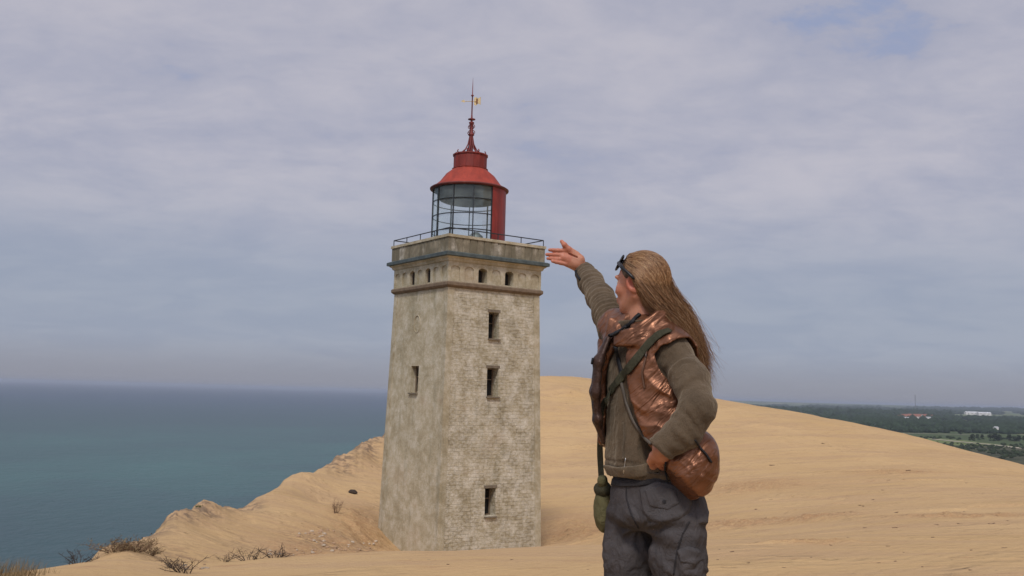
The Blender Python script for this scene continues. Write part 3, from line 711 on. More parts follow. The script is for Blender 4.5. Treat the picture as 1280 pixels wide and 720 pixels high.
def parapet():
    um = UVMesh(); zb, zt = 6.52, 7.22; nb = 14
    for side in range(4):
        a = side*PI/2; n = (math.cos(a), math.sin(a)); t = (-n[1], n[0])
        def pt(u, z, o=0.): return ((HPp+o)*n[0]+u*t[0], (HPp+o)*n[1]+u*t[1], lz(z))
        us = np.linspace(-HPp, HPp, nb+1); j = .03; d = .035
        for i in range(nb):
            a0, a1 = us[i]+(j if i else 0), us[i+1]-(j if i < nb-1 else 0)
            def S(x0, x1, o0, o1): um.quad([pt(x0, zb, o0), pt(x1, zb, o1), pt(x1, zt, o1), pt(x0, zt, o0)], [(x0+side*9, zb), (x1+side*9, zb), (x1+side*9, zt), (x0+side*9, zt)])
            S(a0, a1, 0, 0)
            if i < nb-1: S(a1, us[i+1], 0, -d); S(us[i+1], us[i+1]+j, -d, 0)
        um.quad([pt(-HPp, zb, -.3), pt(HPp, zb, -.3), pt(HPp, zt, -.3), pt(-HPp, zt, -.3)], [(0, 0), (5, 0), (5, 1), (0, 1)])
    n = NM('parapet_slabs'); co = n.coord(); st = n.noise(n.coord(scale=(1, 1, .25)), 1.7, 4, .6); b = n.noise(co, 3.5, 5, .7)
    col = n.mix(n.ramp(st, .4, .6), (.17, .150, .105), (.27, .235, .17)); col = n.mix(n.ramp(n.noise(n.coord(scale=(1, 1, .35)), 1.3, 2, .4), .60, .68, 0, .8), col, (.46, .42, .35)); col = n.mix(n.ramp(b, .42, .62, .6, 0), col, (.14, .12, .085))
    um.build('parapet', [n.fin(col, .95, n.bump(b, .03, .7), 0, .15)], LH)
parapet()
ring('coping', [(HPp-.32, 7.21), (HPp+.045, 7.21), (HPp+.045, 7.34), (HPp-.34, 7.345)], M_stone)
ring('gallery_floor', [(2.6, 6.45), (0.01, 6.46)], M_cement)
# railing
m = MB(); hr = HPp-.06; rz = lz(7.34); cs = [(hr, -hr), (hr, hr), (-hr, hr), (-hr, -hr)]
for i in range(4):
    a, b = cs[i], cs[(i+1) % 4]; m.tube([(*a, rz+.30), (*b, rz+.30)], .027, 6); 
    for k in range(4):
        t = k/4; x, y = a[0]+(b[0]-a[0])*t, a[1]+(b[1]-a[1])*t; m.tube([(x, y, rz-.05), (x, y, rz+.30)], .022, 6)
m.build('railing', M_iron, LH)
# ---------------- lantern room
LR = empty('lantern_room', (0, 0, lz(6.46))); LR.parent = LH; zf = 6.46
def l2(z): return z-zf
M_red = None
def red_mat(name, c=(.23, .030, .022), r=.5):
    n = NM(name); co = n.coord(); a = n.noise(n.coord(scale=(1, 1, .3)), 2.2, 5, .65, .3); b = n.noise(co, 7, 5, .7)
    col = n.mix(n.ramp(a, .35, .65), tuple(x*.8 for x in c), tuple(x*1.2 for x in c)); col = n.mix(n.ramp(b, .62, .72, 0, .7), col, (.10, .035, .022)); col = n.mix(n.ramp(a, .60, .75, 0, .3), col, (.42, .14, .10))
    return n.fin(col, r, n.bump(b, .01, .5), 0, .35)
M_red = red_mat('red_paint'); M_roof = red_mat('red_roof_paint', (.28, .038, .021), .7)
# local azimuths: camera direction in local frame
def loc_ang(px, r, y=48.):
    pass
RG = 1.83
# the photo's x of a point on the cylinder -> local angle
def ang_for(px, near=True):
    v = P(px, 265, 10.)[:2]; v = v/np.linalg.norm(v); c = TC; b = v@c; disc = b*b-(c@c-RG*RG); disc = max(disc, 0); k = b-math.sqrt(disc) if near else b+math.sqrt(disc)
    q = v*k-c; return math.atan2(q[1], q[0])-(YAW-PI/2)
zt_, zb_ = 10.20, 6.46
zg0 = 7.05
# red metal wall section (right of glazing) spans from px 613 round to behind
aR0 = ang_for(614.5)
aR1 = aR0+R(78)
m = MB(); 
prof = [(RG-.05, l2(zb_)), (RG+.05, l2(zb_)), (RG+.05, l2(zt_)), (RG-.05, l2(zt_)), (RG-.05, l2(zb_))]
m.lathe(prof, 10, (0, 0), aR0, aR1); m.build('wall_panel', M_red, LR, True).data.polygons.foreach_set('use_smooth', [False]*40)
# plinth wall under the glazing
m = MB(); m.lathe([(RG+.03, l2(zb_)), (RG+.03, l2(zg0)), (RG-.06, l2(zg0)), (RG-.06, l2(zb_))], 40, (0, 0), aR1, aR0+2*PI); m.build('plinth', red_mat('plinth_paint', (.16, .045, .035), .6), LR)
m = MB(); npan = 9; span = aR0+2*PI-aR1
angs = [aR1+span*k/npan for k in range(npan+1)]
for a in angs: m.box((RG*math.cos(a), RG*math.sin(a), l2((zg0+zt_)/2)), (.07, .05, zt_-zg0), Matrix.Rotation(a, 3, 'Z'))
for z in (zg0+.03, 7.95, 8.75, 9.50, zt_-.04):
    m.tube([((RG)*math.cos(a), (RG)*math.sin(a), l2(z)) for a in np.linspace(aR1, aR1+span, 56)], .026, 5)
m.build('glazing_bars', M_iron, LR)
g = NM('lantern_glass'); tr = g.N.new('ShaderNodeBsdfTransparent'); tr.inputs[0].default_value = (.95, .98, .98, 1); gl = g.N.new('ShaderNodeBsdfGlossy'); gl.inputs['Roughness'].default_value = .04; gl.inputs[0].default_value = (.8, .95, .95, 1)
df = g.N.new('ShaderNodeBsdfDiffuse'); df.inputs[0].default_value = (.62, .72, .71, 1)  # pale diffuse share stands in for reflection on the panes
fr = g.N.new('ShaderNodeLayerWeight'); fr.inputs[0].default_value = .5; mx = g.N.new('ShaderNodeMixShader'); g.L.new(g.math('ADD', g.math('MULTIPLY', g.math('POWER', fr.outputs['Facing'], 4.), .5), .05), mx.inputs[0]); g.L.new(tr.outputs[0], mx.inputs[1]); g.L.new(gl.outputs[0], mx.inputs[2])
mx2 = g.N.new('ShaderNodeMixShader'); g.L.new(g.ramp(g.noise(g.coord(), .8, 3), .35, .65, .06, .17), mx2.inputs[0]); g.L.new(mx.outputs[0], mx2.inputs[1]); g.L.new(df.outputs[0], mx2.inputs[2]); g.L.new(mx2.outputs[0], g.out.inputs[0]); M_glass = g.m
m = MB(); m.lathe([(RG-.015, l2(zg0)), (RG-.015, l2(zt_))], npan*2, (0, 0), aR1, aR1+span); m.build('panes', M_glass, LR)
# interior: pedestal, lens stump, black inner dome under the roof
m = MB(); m.lathe([(.0, 0), (.75, 0), (.75, .9), (.55, 1.0), (.45, 1.05), (0, 1.05)], 24); m.build('pedestal', red_mat('pedestal_paint', (.22, .06, .05), .6), LR)
m = MB(); aa = ang_for(603, True); cx_, cy_ = 1.05*math.cos(aa), 1.05*math.sin(aa); m.lathe([(.0, .2), (.38, .2), (.42, .8), (.36, 1.25), (.15, 1.45), (0, 1.47)], 20, (cx_, cy_)); m.build('lamp_housing', simple('grey_metal', (.13, .15, .14), .5, .5), LR, True)
m = MB(); m.lathe([(RG-.07, l2(zt_)), (RG-.07, l2(zt_)-.02), (1.5, l2(zt_)-.52), (1.3, l2(zt_)-.60), (1.2, l2(zt_)-.52), (1.1, l2(zt_)-.1), (0.01, l2(zt_)+.1)], 48); m.build('inner_dome', simple('dome_black', (.012, .012, .014), .6), LR, True)
# roof
ze = 10.18
m = MB(); m.lathe([(RG-.08, l2(ze)), (RG+.10, l2(ze)-.02), (RG+.17, l2(ze)+.02), (RG+.18, l2(ze)+.07), (RG+.12, l2(ze)+.11), (RG+.04, l2(ze)+.10)], 64); m.build('gutter', red_mat('gutter_paint', (.12, .025, .02), .6), LR, True)
RV = .86
m = MB(); m.lathe([(RG+.08, l2(ze)+.09), (RG-.25, l2(ze)+.36), (1.25, l2(ze)+.80), (RV+.02, l2(ze)+1.10)], 14); 
rf = m.build('roof', M_roof, LR, True)
zv = ze+1.07
m = MB(); m.lathe([(RV+.05, l2(zv)), (RV+.07, l2(zv)+.06), (RV, l2(zv)+.09), (RV, l2(zv)+.72), (RV+.05, l2(zv)+.74), (RV+.05, l2(zv)+.80), (0.3, l2(zv)+.86), (0, l2(zv)+.87)], 16); m.build('vent_drum', red_mat('vent_paint', (.20, .028, .020), .6), LR, False)
# finial
FI = empty('finial', (0, 0, lz(zv)+.86)); FI.parent = LH; FI.scale = (1, 1, 1.05)
M_fr = red_mat('finial_paint', (.16, .030, .028), .6)
m = MB()
for k in range(8):
    a = k*PI/4; c, s = math.cos(a), math.sin(a)
    pr = [(.74, .12), (.80, .03), (.70, -.01), (.52, .03), (.30, .22), (.15, .50), (.08, .85), (.07, 1.0)]
    m.tube([(r*c, r*s, z) for r, z in pr], .032, 6)
m.build('scroll_bracket', M_fr, FI, True)
m = MB(); m.lathe([(.13, 0), (.10, .5), (.09, .9), (.16, .95), (.16, 1.0), (.09, 1.05), (.08, 1.5), (.14, 1.55), (.13, 1.6), (.06, 1.62), (.05, 1.7), (.19, 1.73), (.19, 1.76), (.05, 1.80), (.035, 2.0), (.03, 2.9), (.07, 2.92), (.07, 2.96), (.025, 3.0), (.018, 3.4), (0.004, 3.85)], 12); m.build('spike', M_fr, FI, True)
for dz, rr in ((1.05, .16), (1.35, .14)):
    m = MB()
    for k in range(4):
        a = k*PI/2+.4; c, s = math.cos(a), math.sin(a); m.tube([((.06+rr*math.sin(q))*c, (.06+rr*math.sin(q))*s, dz-.1+.26*q/PI) for q in np.linspace(0, PI, 9)], .02, 5)
    m.build('scroll', M_fr, FI, True)
VN = empty('weather_vane', (0, 0, lz(zv)+.86+2.75), -(YAW-PI/2)+R(-12)); VN.parent = LH
M_gold = simple('pale_gilding', (.62, .48, .25), .5, .3)
m = MB(); m.tube([(-.40, 0, .05), (.42, 0, .02)], .018, 6); m.add([(-.42, -.01, .14), (-.62, 0, .07), (-.40, 0, -.02), (-.42, .02, .06)], [(0, 1, 2), (0, 2, 3), (0, 3, 1), (1, 3, 2)]); m.build('arrow', M_gold, VN)
m = MB(); V = []; nn = 8
for i in range(nn+1):
    x = .10+.34*i/nn; w = .16+.04*math.sin(i*.9); 
    for yy in (-.01, .01): V += [(x, yy+.03*math.sin(i*.8), .02-w), (x, yy+.03*math.sin(i*.8), .06+w)]
F = []
for i in range(nn):
    a = i*4; F += [(a, a+4, a+5, a+1), (a+2, a+3, a+7, a+6), (a, a+2, a+6, a+4), (a+1, a+5, a+7, a+3)]
F += [(0, 1, 3, 2), (nn*4, nn*4+2, nn*4+3, nn*4+1)]; m.add(V, F); fl = m.build('flag', M_gold, VN)
m = MB(); m.box((.26, 0.01, .03), (.10, .07, .24)); m.build('flag_badge', simple('brown_paint', (.16, .06, .03), .6), fl)
# ================================================================== PERSON
# ---- implicit-surface toolkit: figures are grown as one continuous surface
def surfnet(f, lo, hi, h, newton=2):
    lo = np.array(lo, float); hi = np.array(hi, float); nb = np.ceil((hi-lo)/h/8).astype(int)+1; n = nb*8
    Fv = np.empty(tuple(n), np.float32)
    bc = np.stack(np.meshgrid(*[np.arange(k) for k in nb], indexing='ij'), -1).reshape(-1, 3)
    cen = lo+(bc*8+3.5)*h; v = f(cen); rad = 4*h*1.7321*1.5+.012
    off = np.stack(np.meshgrid(*[np.arange(8)]*3, indexing='ij'), -1).reshape(-1, 3)
    B = Fv.reshape(nb[0], 8, nb[1], 8, nb[2], 8)
    act = np.abs(v) < rad
    for b, val in zip(bc[~act], v[~act]): B[b[0], :, b[1], :, b[2], :] = val
    ab = bc[act]
    for i in range(0, len(ab), 400):
        q = ab[i:i+400]; pts = lo+(q[:, None]*8+off[None])*h; w = f(pts.reshape(-1, 3)).reshape(len(q), 8, 8, 8)
        for b, ww in zip(q, w): B[b[0], :, b[1], :, b[2], :] = ww
    S = Fv < 0
    c8 = [(0, 0, 0), (1, 0, 0), (0, 1, 0), (1, 1, 0), (0, 0, 1), (1, 0, 1), (0, 1, 1), (1, 1, 1)]
    m = n-1
    cs = sum(S[a:a+m[0], b:b+m[1], c:c+m[2]].astype(np.int8) for a, b, c in c8)
    mixd = (cs > 0) & (cs < 8); idx = np.full(tuple(m), -1, np.int64); cells = np.argwhere(mixd); idx[mixd] = np.arange(len(cells))
    acc = np.zeros((len(cells), 3)); cnt = np.zeros(len(cells))
    for a in range(8):
        for b in range(a+1, 8):
            ca, cb = np.array(c8[a]), np.array(c8[b])
            if np.abs(ca-cb).sum() != 1: continue
            pa, pb = cells+ca, cells+cb; fa = Fv[tuple(pa.T)].astype(float); fb = Fv[tuple(pb.T)].astype(float); x = (fa < 0) != (fb < 0)
            t = np.where(x, fa/np.where(x, fa-fb, 1), 0)[:, None]; acc += np.where(x[:, None], pa+(pb-pa)*t, 0); cnt += x
    V = lo+acc/cnt[:, None]*h
    Fs = []
    for ax in range(3):
        e = [0, 0, 0]; e[ax] = 1; sl0 = [slice(1, m[k]) for k in range(3)]; 
        A = S[1:m[0], 1:m[1], 1:m[2]]; Bq = S[1+e[0]:m[0]+e[0], 1+e[1]:m[1]+e[1], 1+e[2]:m[2]+e[2]]
        ed = np.argwhere(A != Bq)+1; inside = S[tuple(ed.T)]
        u, w = [(1, 2), (2, 0), (0, 1)][ax]
        du = np.zeros(3, int); du[u] = 1; dw = np.zeros(3, int); dw[w] = 1
        q = np.stack([idx[tuple((ed-du-dw).T)], idx[tuple((ed-dw).T)], idx[tuple(ed.T)], idx[tuple((ed-du).T)]], -1)
        q[~inside] = q[~inside][:, ::-1]; Fs.append(q[(q >= 0).all(1)])
    F = np.vstack(Fs)
    for _ in range(newton):
        d = f(V); e = h*.4; g = np.stack([f(V+np.eye(3)[k]*e)-f(V-np.eye(3)[k]*e) for k in range(3)], -1)/(2*e)
        gn = (g**2).sum(1)+1e-9; st = np.clip(d/gn, -h, h)[:, None]*g; ln = np.linalg.norm(st, axis=1, keepdims=True); V = V-st*np.minimum(1, h*.7/np.maximum(ln, 1e-9))*.8
    return V, F
def smin(a, b, k): h = np.clip(.5+.5*(b-a)/k, 0, 1); return b*(1-h)+a*h-k*h*(1-h)
def smax(a, b, k): return -smin(-a, -b, k)
def seg(p, a, b, ra, rb=None):
    rb = ra if rb is None else rb; a = np.asarray(a, float); b = np.asarray(b, float); d = b-a; t = np.clip(((p-a)@d)/(d@d), 0, 1)
    return np.linalg.norm(p-a-t[:, None]*d, axis=1)-(ra+(rb-ra)*t)
def chain(p, pts, rs, k=.012):
    v = None
    for i in range(len(pts)-1):
        s = seg(p, pts[i], pts[i+1], rs[i], rs[i+1]); v = s if v is None else smin(v, s, k)
    return v
def ell(p, c, ax, r):
    """ellipsoid, ax rows = axes"""
    q = (p-np.asarray(c))@np.asarray(ax).T; r = np.asarray(r, float); k0 = np.linalg.norm(q/r, axis=1); k1 = np.linalg.norm(q/(r*r), axis=1)
    return k0*(k0-1)/np.maximum(k1, 1e-6)
def loft(p, secs, yaw_axes, pw=2.0):
    """stack of ellipses: rows (z, cx, cy, a, b); a along L, b along F"""
    s = np.array(sorted(secs)); z = p[:, 2]; zc = np.clip(z, s[0, 0], s[-1, 0])
    # smooth (cubic) interpolation
    def ip(col):
        x, y = s[:, 0], s[:, col]; i = np.clip(np.searchsorted(x, zc)-1, 0, len(x)-2); t = (zc-x[i])/(x[i+1]-x[i])
        mm = np.gradient(y, x); hh = x[i+1]-x[i]; return (2*t**3-3*t**2+1)*y[i]+(t**3-2*t**2+t)*hh*mm[i]+(-2*t**3+3*t**2)*y[i+1]+(t**3-t**2)*hh*mm[i+1]
    cx, cy, a, b = ip(1), ip(2), ip(3), ip(4); Lx, Fx = yaw_axes; dx, dy = p[:, 0]-cx, p[:, 1]-cy
    u = (dx*Lx[0]+dy*Lx[1]); w = (dx*Fx[0]+dy*Fx[1])
    q0 = (np.abs(u/a)**pw+np.abs(w/b)**pw)**(1/pw); k1 = np.sqrt((u/a/a)**2+(w/b/b)**2)/np.maximum(np.sqrt((u/a)**2+(w/b)**2), 1e-6)
    d = (q0-1)/np.maximum(k1, 1e-6); dz = np.maximum(s[0, 0]-z, z-s[-1, 0])
    return np.where(dz > 0, np.sqrt(np.maximum(d, 0)**2+dz**2)+np.minimum(d, 0)*0, np.maximum(d, dz))
nrm = lambda v: np.asarray(v, float)/np.linalg.norm(v)
UP = np.array([0, 0, 1.])
TF = nrm([-.75, -.66, 0]); TL = np.array([-TF[1], TF[0], 0]); TL = np.array([.66, -.75, 0]); TL = nrm(TL)   # torso: forward / her left
HFd = nrm([-.79, .61, -.03]); HLd = nrm([-.61, -.79, 0]); HU = np.cross(HFd, HLd); HU = HU if HU[2] > 0 else -HU
YB = 3.42
GZ = ground_xy(P(812, 500, YB)[0], YB)
pr = bpy.data.objects.new('person', None)  # replaced by the body mesh below
bpy.data.objects.remove(pr)
Z = lambda py, px=812, Y=YB: P(px, py, Y)[2]

# key joints
SHL = P(841, 439, 3.30); ELL = P(874, 510, 3.17); WRL = P(825, 561, 3.20); HNL = P(829, 573, 3.24)
SHR = P(772, 414, 3.55); ELR = P(750, 372, 3.80); WRR = P(730, 338, 4.02)
NKB = P(806, 415, 3.435); HC = P(801, 350, 3.43)
HIPZ = Z(655); PEL = P(818, 640, YB)
HPL = PEL+TL*.105; HPR = PEL-TL*.105
KNL = np.array([P(850, 745, 3.36)[0], P(850, 745, 3.36)[1], GZ+.47]); KNR = np.array([P(786, 745, 3.50)[0], 3.50, GZ+.48])
ANL = np.array([KNL[0]+.02, KNL[1]+.02, GZ+.09]); ANR = np.array([KNR[0]+.01, KNR[1]+.03, GZ+.09])

# ---- head
def head_sdf(p):
    ax = np.array([HFd, HLd, HU]); c = HC+HU*.004-HFd*.008
    d = ell(p, c, ax, (.091, .072, .089))
    d = smin(d, ell(p, HC+HFd*.032-HU*.040, ax, (.056, .056, .070)), .022)        # face
    d = smin(d, seg(p, HC+HFd*.058-HU*.088, HC+HFd*.064-HU*.100, .026, .020), .028)   # chin
    for s in (1, -1):
        d = smin(d, seg(p, HC-HFd*.004+HLd*.050*s-HU*.062, HC+HFd*.050+HLd*.020*s-HU*.100, .016, .014), .030)  # jaw line
        d = smin(d, ell(p, HC+HFd*.055+HLd*.036*s-HU*.036, ax, (.024, .020, .020)), .018)     # cheek
        d = smax(d, -ell(p, HC+HFd*.098+HLd*.031*s-HU*.006, ax, (.020, .019, .013)), .012)  # eye sockets
        d = smin(d, seg(p, HC+HFd*.083+HLd*.014*s+HU*.014, HC+HFd*.074+HLd*.046*s+HU*.012, .006), .012)  # brow
    d = smin(d, chain(p, [HC+HFd*.084-HU*.000, HC+HFd*.093-HU*.026, HC+HFd*.098-HU*.036], [.006, .008, .009], .008), .010)  # nose
    d = smin(d, seg(p, HC+HFd*.086+HLd*.017-HU*.066, HC+HFd*.086-HLd*.017-HU*.066, .006), .008)
    d = smin(d, seg(p, HC+HFd*.084+HLd*.014-HU*.076, HC+HFd*.084-HLd*.014-HU*.076, .0065), .008)
    d = smax(d, -seg(p, HC+HFd*.094+HLd*.022-HU*.071, HC+HFd*.094-HLd*.022-HU*.071, .0022), .003)
    for s in (1, -1):
        e = HC-HFd*.010+HLd*.073*s-HU*.024; axe = np.array([nrm(HFd*.9+HLd*.25*-s+HU*-.10), nrm(HLd*s*.9+HFd*-.35), HU])
        ear = smax(ell(p, e, axe, (.018, .009, .032)), -ell(p, e+HLd*s*.009+HFd*.003+HU*.004, axe, (.010, .007, .019)), .005)
        d = smin(d, ear, .006)
    return d
def body_sdf(p):
    d = head_sdf(p)
    d = smin(d, chain(p, [NKB-UP*.03, P(804, 395, 3.435), HC-HFd*.022-HU*.045], [.060, .052, .050], .02), .022)
    tor = loft(p, [(Z(655), PEL[0], PEL[1], .16, .105), (Z(600), P(815, 600, YB)[0], YB, .135, .09), (Z(560), P(812, 560, YB)[0], YB, .125, .085), (Z(500), P(809, 500, YB)[0], YB, .145, .10), (Z(455), P(807, 455, YB)[0], YB, .150, .095), (Z(425), NKB[0], NKB[1], .13, .06)], (TL[:2], TF[:2]))
    d = smin(d, tor, .03)
    d = smin(d, chain(p, [NKB-UP*.01, SHL, ELL, WRL], [.05, .050, .036, .026], .03), .03)
    d = smin(d, chain(p, [NKB-UP*.01, SHR, ELR, WRR], [.05, .050, .036, .026], .03), .03)
    d = smin(d, chain(p, [HPL, KNL, ANL], [.082, .052, .036], .03), .04); d = smin(d, chain(p, [HPR, KNR, ANR], [.082, .052, .036], .03), .04)
    # left hand: thumb forward, fingers hooked behind the hem
    return d
# right hand: flat palm turned to the viewer, thumb up
def rhand():
    w = WRR; hd = nrm(P(690, 322, 4.02)-P(722, 333, 4.02)); hu = nrm(np.array([.12, 0, 1.])-hd*(np.array([.12, 0, 1.])@hd)); hn = nrm(np.cross(hd, hu)); hn = hn if hn[1] < 0 else -hn
    pc = P(715.5, 324.5, 4.00)
    parts = []
    YH = 3.99
    kp = [P(705, 313.5, YH), P(703.5, 319, YH), P(704.5, 324.5, YH), P(708, 330.5, YH)]; tp = [P(687, 312.5, YH-.012), P(683.5, 318.2, YH-.016), P(684.8, 323.2, YH-.018), P(690.5, 326.8, YH-.02)]
    kn = [(k, r) for k, r in zip(kp, (.0090, .0092, .0088, .0080))]; drc = [nrm(b-a) for a, b in zip(kp, tp)]; ln = [np.linalg.norm(b-a) for a, b in zip(kp, tp)]
    def f(p):
        ax = np.array([hd, hu, hn])
        d = chain(p, [w-hd*.03+np.array([.02, 0, -.02]), w, w*.45+pc*.55], [.030, .026, .027], .02)
        d = smin(d, ell(p, pc+hd*.002, ax, (.048, .037, .015)), .020); d = smin(d, chain(p, [w*.3+pc*.7, kp[2]*.5+kp[1]*.5], [.022, .016], .01), .02)
        d = smin(d, seg(p, pc-hd*.03+hu*.012+hn*.006, pc+hd*.010+hu*.022+hn*.004, .017, .013), .014)
        d = smin(d, seg(p, pc-hd*.03-hu*.012+hn*.004, pc+hd*.016-hu*.020+hn*.003, .014, .011), .014)
        for (k, r), dr, l in zip(kn, drc, ln):
            a = k; b = k+dr*l*.42; c = k+dr*l*.74+hn*l*.01; e = k+dr*l+hn*l*.05
            fg = chain(p, [k-dr*.03, a, b, c, e], [r, r*1.02, r*.96, r*.88, r*.74], .003); d = smin(d, fg, .006)
        t0 = P(719, 319, 4.0); t1 = P(711, 311.5, 3.985); t2 = P(705.5, 306, 3.98); t3 = P(702, 301.8, 3.985)
        d = smin(d, chain(p, [t0, t1, t2, t3], [.016, .0118, .0105, .0075], .005), .012)
        d = smax(d, -seg(p, pc-hd*.015+hu*.012+hn*.019, pc+hd*.020+hu*.016+hn*.017, .0035), .004)
        return d
    nails = [(k+dr*l*.95+hn*l*.13-hn*r*.8, dr, r) for (k, r), dr, l in zip(kn, drc, ln)]
    return f, pc, (hd, hu, hn)
rh_f, rpc, rax = rhand()
def lhand():
    hd = nrm(P(850, 594, 3.30)-WRL); across = nrm(np.array([-.75, -.1, .25])-hd*(np.array([-.75, -.1, .25])@hd)); hn = nrm(np.cross(hd, across)); hn = hn if hn[1] < 0 else -hn
    pc = HNL
    def f(p):
        ax = np.array([hd, across, hn])
        d = chain(p, [WRL, WRL*.4+pc*.6], [.026, .026], .02); d = smin(d, ell(p, pc, ax, (.045, .038, .017)), .02)
        for i in range(4):
            k = pc+hd*.030+across*(.030-.020*i); l = [.066, .072, .068, .055][i]; r = [.0092, .0094, .009, .008][i]
            d = smin(d, chain(p, [k, k+hd*l*.4-hn*.004, k+hd*l*.70-hn*.020, k+hd*l*.80-hn*.040], [r, r, r*.9, r*.8], .003), .005)
        d = smin(d, chain(p, [pc-hd*.02+across*.026, pc+across*.050+hd*.006, pc+across*.056+hd*.036, pc+across*.052+hd*.056], [.015, .0115, .0105, .008], .004), .012)
        return d
    return f, pc
lh_f, lpc = lhand()
Vb, Fb = surfnet(body_sdf, [.05, 3.05, GZ-.02], [.85, 4.12, .62], .0045)
Vr, Fr = surfnet(rh_f, rpc-.16, rpc+.16, .0022); Vl, Fl = surfnet(lh_f, lpc-.15, lpc+.15, .0024)
VV = np.vstack([Vb, Vr, Vl]); FF = np.vstack([Fb, Fr+len(Vb), Fl+len(Vb)+len(Vr)])
def skin_mat():
    n = NM('skin'); co = n.coord(); a = n.noise(co, 14, 4, .6); b = n.noise(co, 160, 3, .6)
    col = n.mix(n.ramp(a, .35, .65), (.42, .175, .105), (.49, .230, .145)); col = n.mix(n.attr('flush'), col, (.42, .110, .068))
    return n.fin(col, .5, n.bump(b, .0015, .6), 0, .35, Subsurface_Weight=.12, Subsurface_Radius=(.02, .008, .004), Subsurface_Scale=.5)
org = np.array([PEL[0], PEL[1], GZ])
bme = mesh_np('person', VV-org, FF)
def flush(V):
    q = np.zeros(len(V)); 
    for s in (1, -1): q = np.maximum(q, np.exp(-(np.linalg.norm(V-(HC-HFd*.010+HLd*.073*s-HU*.024), axis=1)/.030)**2)); q = np.maximum(q, .5*np.exp(-(np.linalg.norm(V-(HC+HFd*.06+HLd*.036*s-HU*.036), axis=1)/.030)**2))
    q = np.maximum(q, .8*np.exp(-(np.linalg.norm(V-(HC+HFd*.087-HU*.071), axis=1)/.016)**2))
    hand = (np.linalg.norm(V-rpc-rax[0]*.07, axis=1) < .07); q = np.maximum(q, hand*.45); return q
fattr(bme, 'flush', flush(VV))
PER = link('person', bme, skin_mat()); PER.location = tuple(org)
tag(PER, 'woman in copper vest, brown fleece and grey trousers raising her open hand', 'person')
WORN = []
def worn(name, V, F, mat, parent=None):
    me = mesh_np(name, np.asarray(V)-org, F); o = link(name, me, mat, parent or PER); WORN.append((V, F)); return o
# eyes (seen from other sides)
for s in (1, -1):
    m = MB(); c = HC+HFd*.0685+HLd*.031*s-HU*.006-org
    for q in range(1): m.lathe([(.0001+.0115*math.sin(t), .0115*math.cos(t)) for t in np.linspace(.01, PI-.01, 9)], 14, (0, 0))
    m.V = [tuple(np.array(v)+c) for v in m.V]; m.build('eye', simple('eye_white', (.7, .68, .64), .3), PER, True)

# ---- fleece jacket
def stripe(p, a, b, per, amp, seed, rough=.5):
    d = nrm(np.asarray(b)-np.asarray(a)); s = (p-np.asarray(a))@d; nz = fbm(p*16, 2, seed)
    return amp*np.sin(2*PI*(s/per+nz*rough))*(.6+.6*vnoise(p*9, seed+3))
def sleeveR(p): 
    d = chain(p, [SHR+UP*-.005, SHR*.5+ELR*.5, ELR, ELR*.45+WRR*.55, WRR+nrm(WRR-ELR)*.0], [.072, .056, .050, .047, .041], .03)
    return d+stripe(p, SHR, WRR, .030, .0048, 3, .35)
def sleeveL(p):
    mid = SHL*.5+ELL*.5+np.array([.014, 0, 0]); m2 = ELL*.5+WRL*.5+np.array([.014, 0, -.012])
    d = chain(p, [SHL+np.array([.0, 0.01, -.006]), mid, ELL+np.array([-.004, 0, 0])], [.060, .060, .055], .03)
    d2 = chain(p, [ELL+np.array([-.004, 0, 0]), m2, WRL], [.060, .055, .046], .03)
    d = smin(d, d2, .02)
    f = stripe(p, SHL, ELL, .055, .0035, 8, .9)
    g = stripe(p, ELL, WRL, .038, .0038, 12, .6)
    w = smooth01((ELL[2]-p[:, 2]+.04)/.08)
    return d+f*(1-w)+g*w+.003*fbm(p*22, 2, 5)
def tors(grow):
    g = grow
    return [(Z(597), P(811, 597, YB)[0], YB, .158+g, .112+g), (Z(585), P(811, 585, YB)[0], YB, .168+g, .128+g), (Z(560), P(811, 560, YB)[0], YB, .168+g, .128+g), (Z(520), P(810, 520, YB)[0], YB, .163+g, .122+g), (Z(480), P(809, 480, YB)[0], YB, .166+g, .116+g), (Z(450), P(808, 450, YB)[0], YB, .172+g, .105+g), (Z(425), P(807, 425, 3.43)[0], 3.43, .150+g, .080+g), (Z(410), NKB[0], NKB[1], .10+g, .07+g)]
def shoulders(p, g): return smin(chain(p, [NKB-UP*.012, SHL-UP*.002], [.062+g, .058+g], .02), chain(p, [NKB-UP*.012, SHR], [.062+g, .060+g], .02), .03)
def vertfold(p, amp, seed, k=34):
    u = p@TL*k; return amp*fbm(np.stack([u, p@TF*k, p[:, 2]*5], -1), 3, seed)
def fleece_sdf(p):
    d = smin(loft(p, tors(0), (TL[:2], TF[:2])), shoulders(p, 0), .03)
    d = d+vertfold(p, .011, 4, 22)*smooth01((Z(430)-p[:, 2])/.08)
    hb = np.exp(-((p[:, 2]-Z(577))/.006)**2); d = d+.004*hb                       # groove above the hem band
    d = smin(d, np.minimum(9, smin(sleeveL(p), sleeveR(p), .02)), .025)
    # stand-up collar
    col = np.abs(chain(p, [NKB-UP*.01, P(801, 399, 3.43)], [.072, .078], .01))-.006
    col = smax(col, p[:, 2]-(Z(402)+.0), .004); d = smin(d, col, .012)
    # openings: sleeves end in cuffs, neck opening, hem
    for w, e in ((WRL, ELL), (WRR, ELR)):
        ax = nrm(w-e); cut = (p-w)@ax-.004; near = np.linalg.norm(p-w, axis=1)-.12
        d = np.where(near < 0, smax(d, cut, .008), d)
        d = np.where(near < 0, smax(d, -smax(seg(p, w-ax*.025, w+ax*.05, .034), -((p-w)@ax+.02), .002), .003), d)
    d = smax(d, -seg(p, NKB+UP*.03, NKB+UP*.12+np.array([-.01, 0, 0]), .058), .006)
    return d+.0012*fbm(p*90, 2, 7)
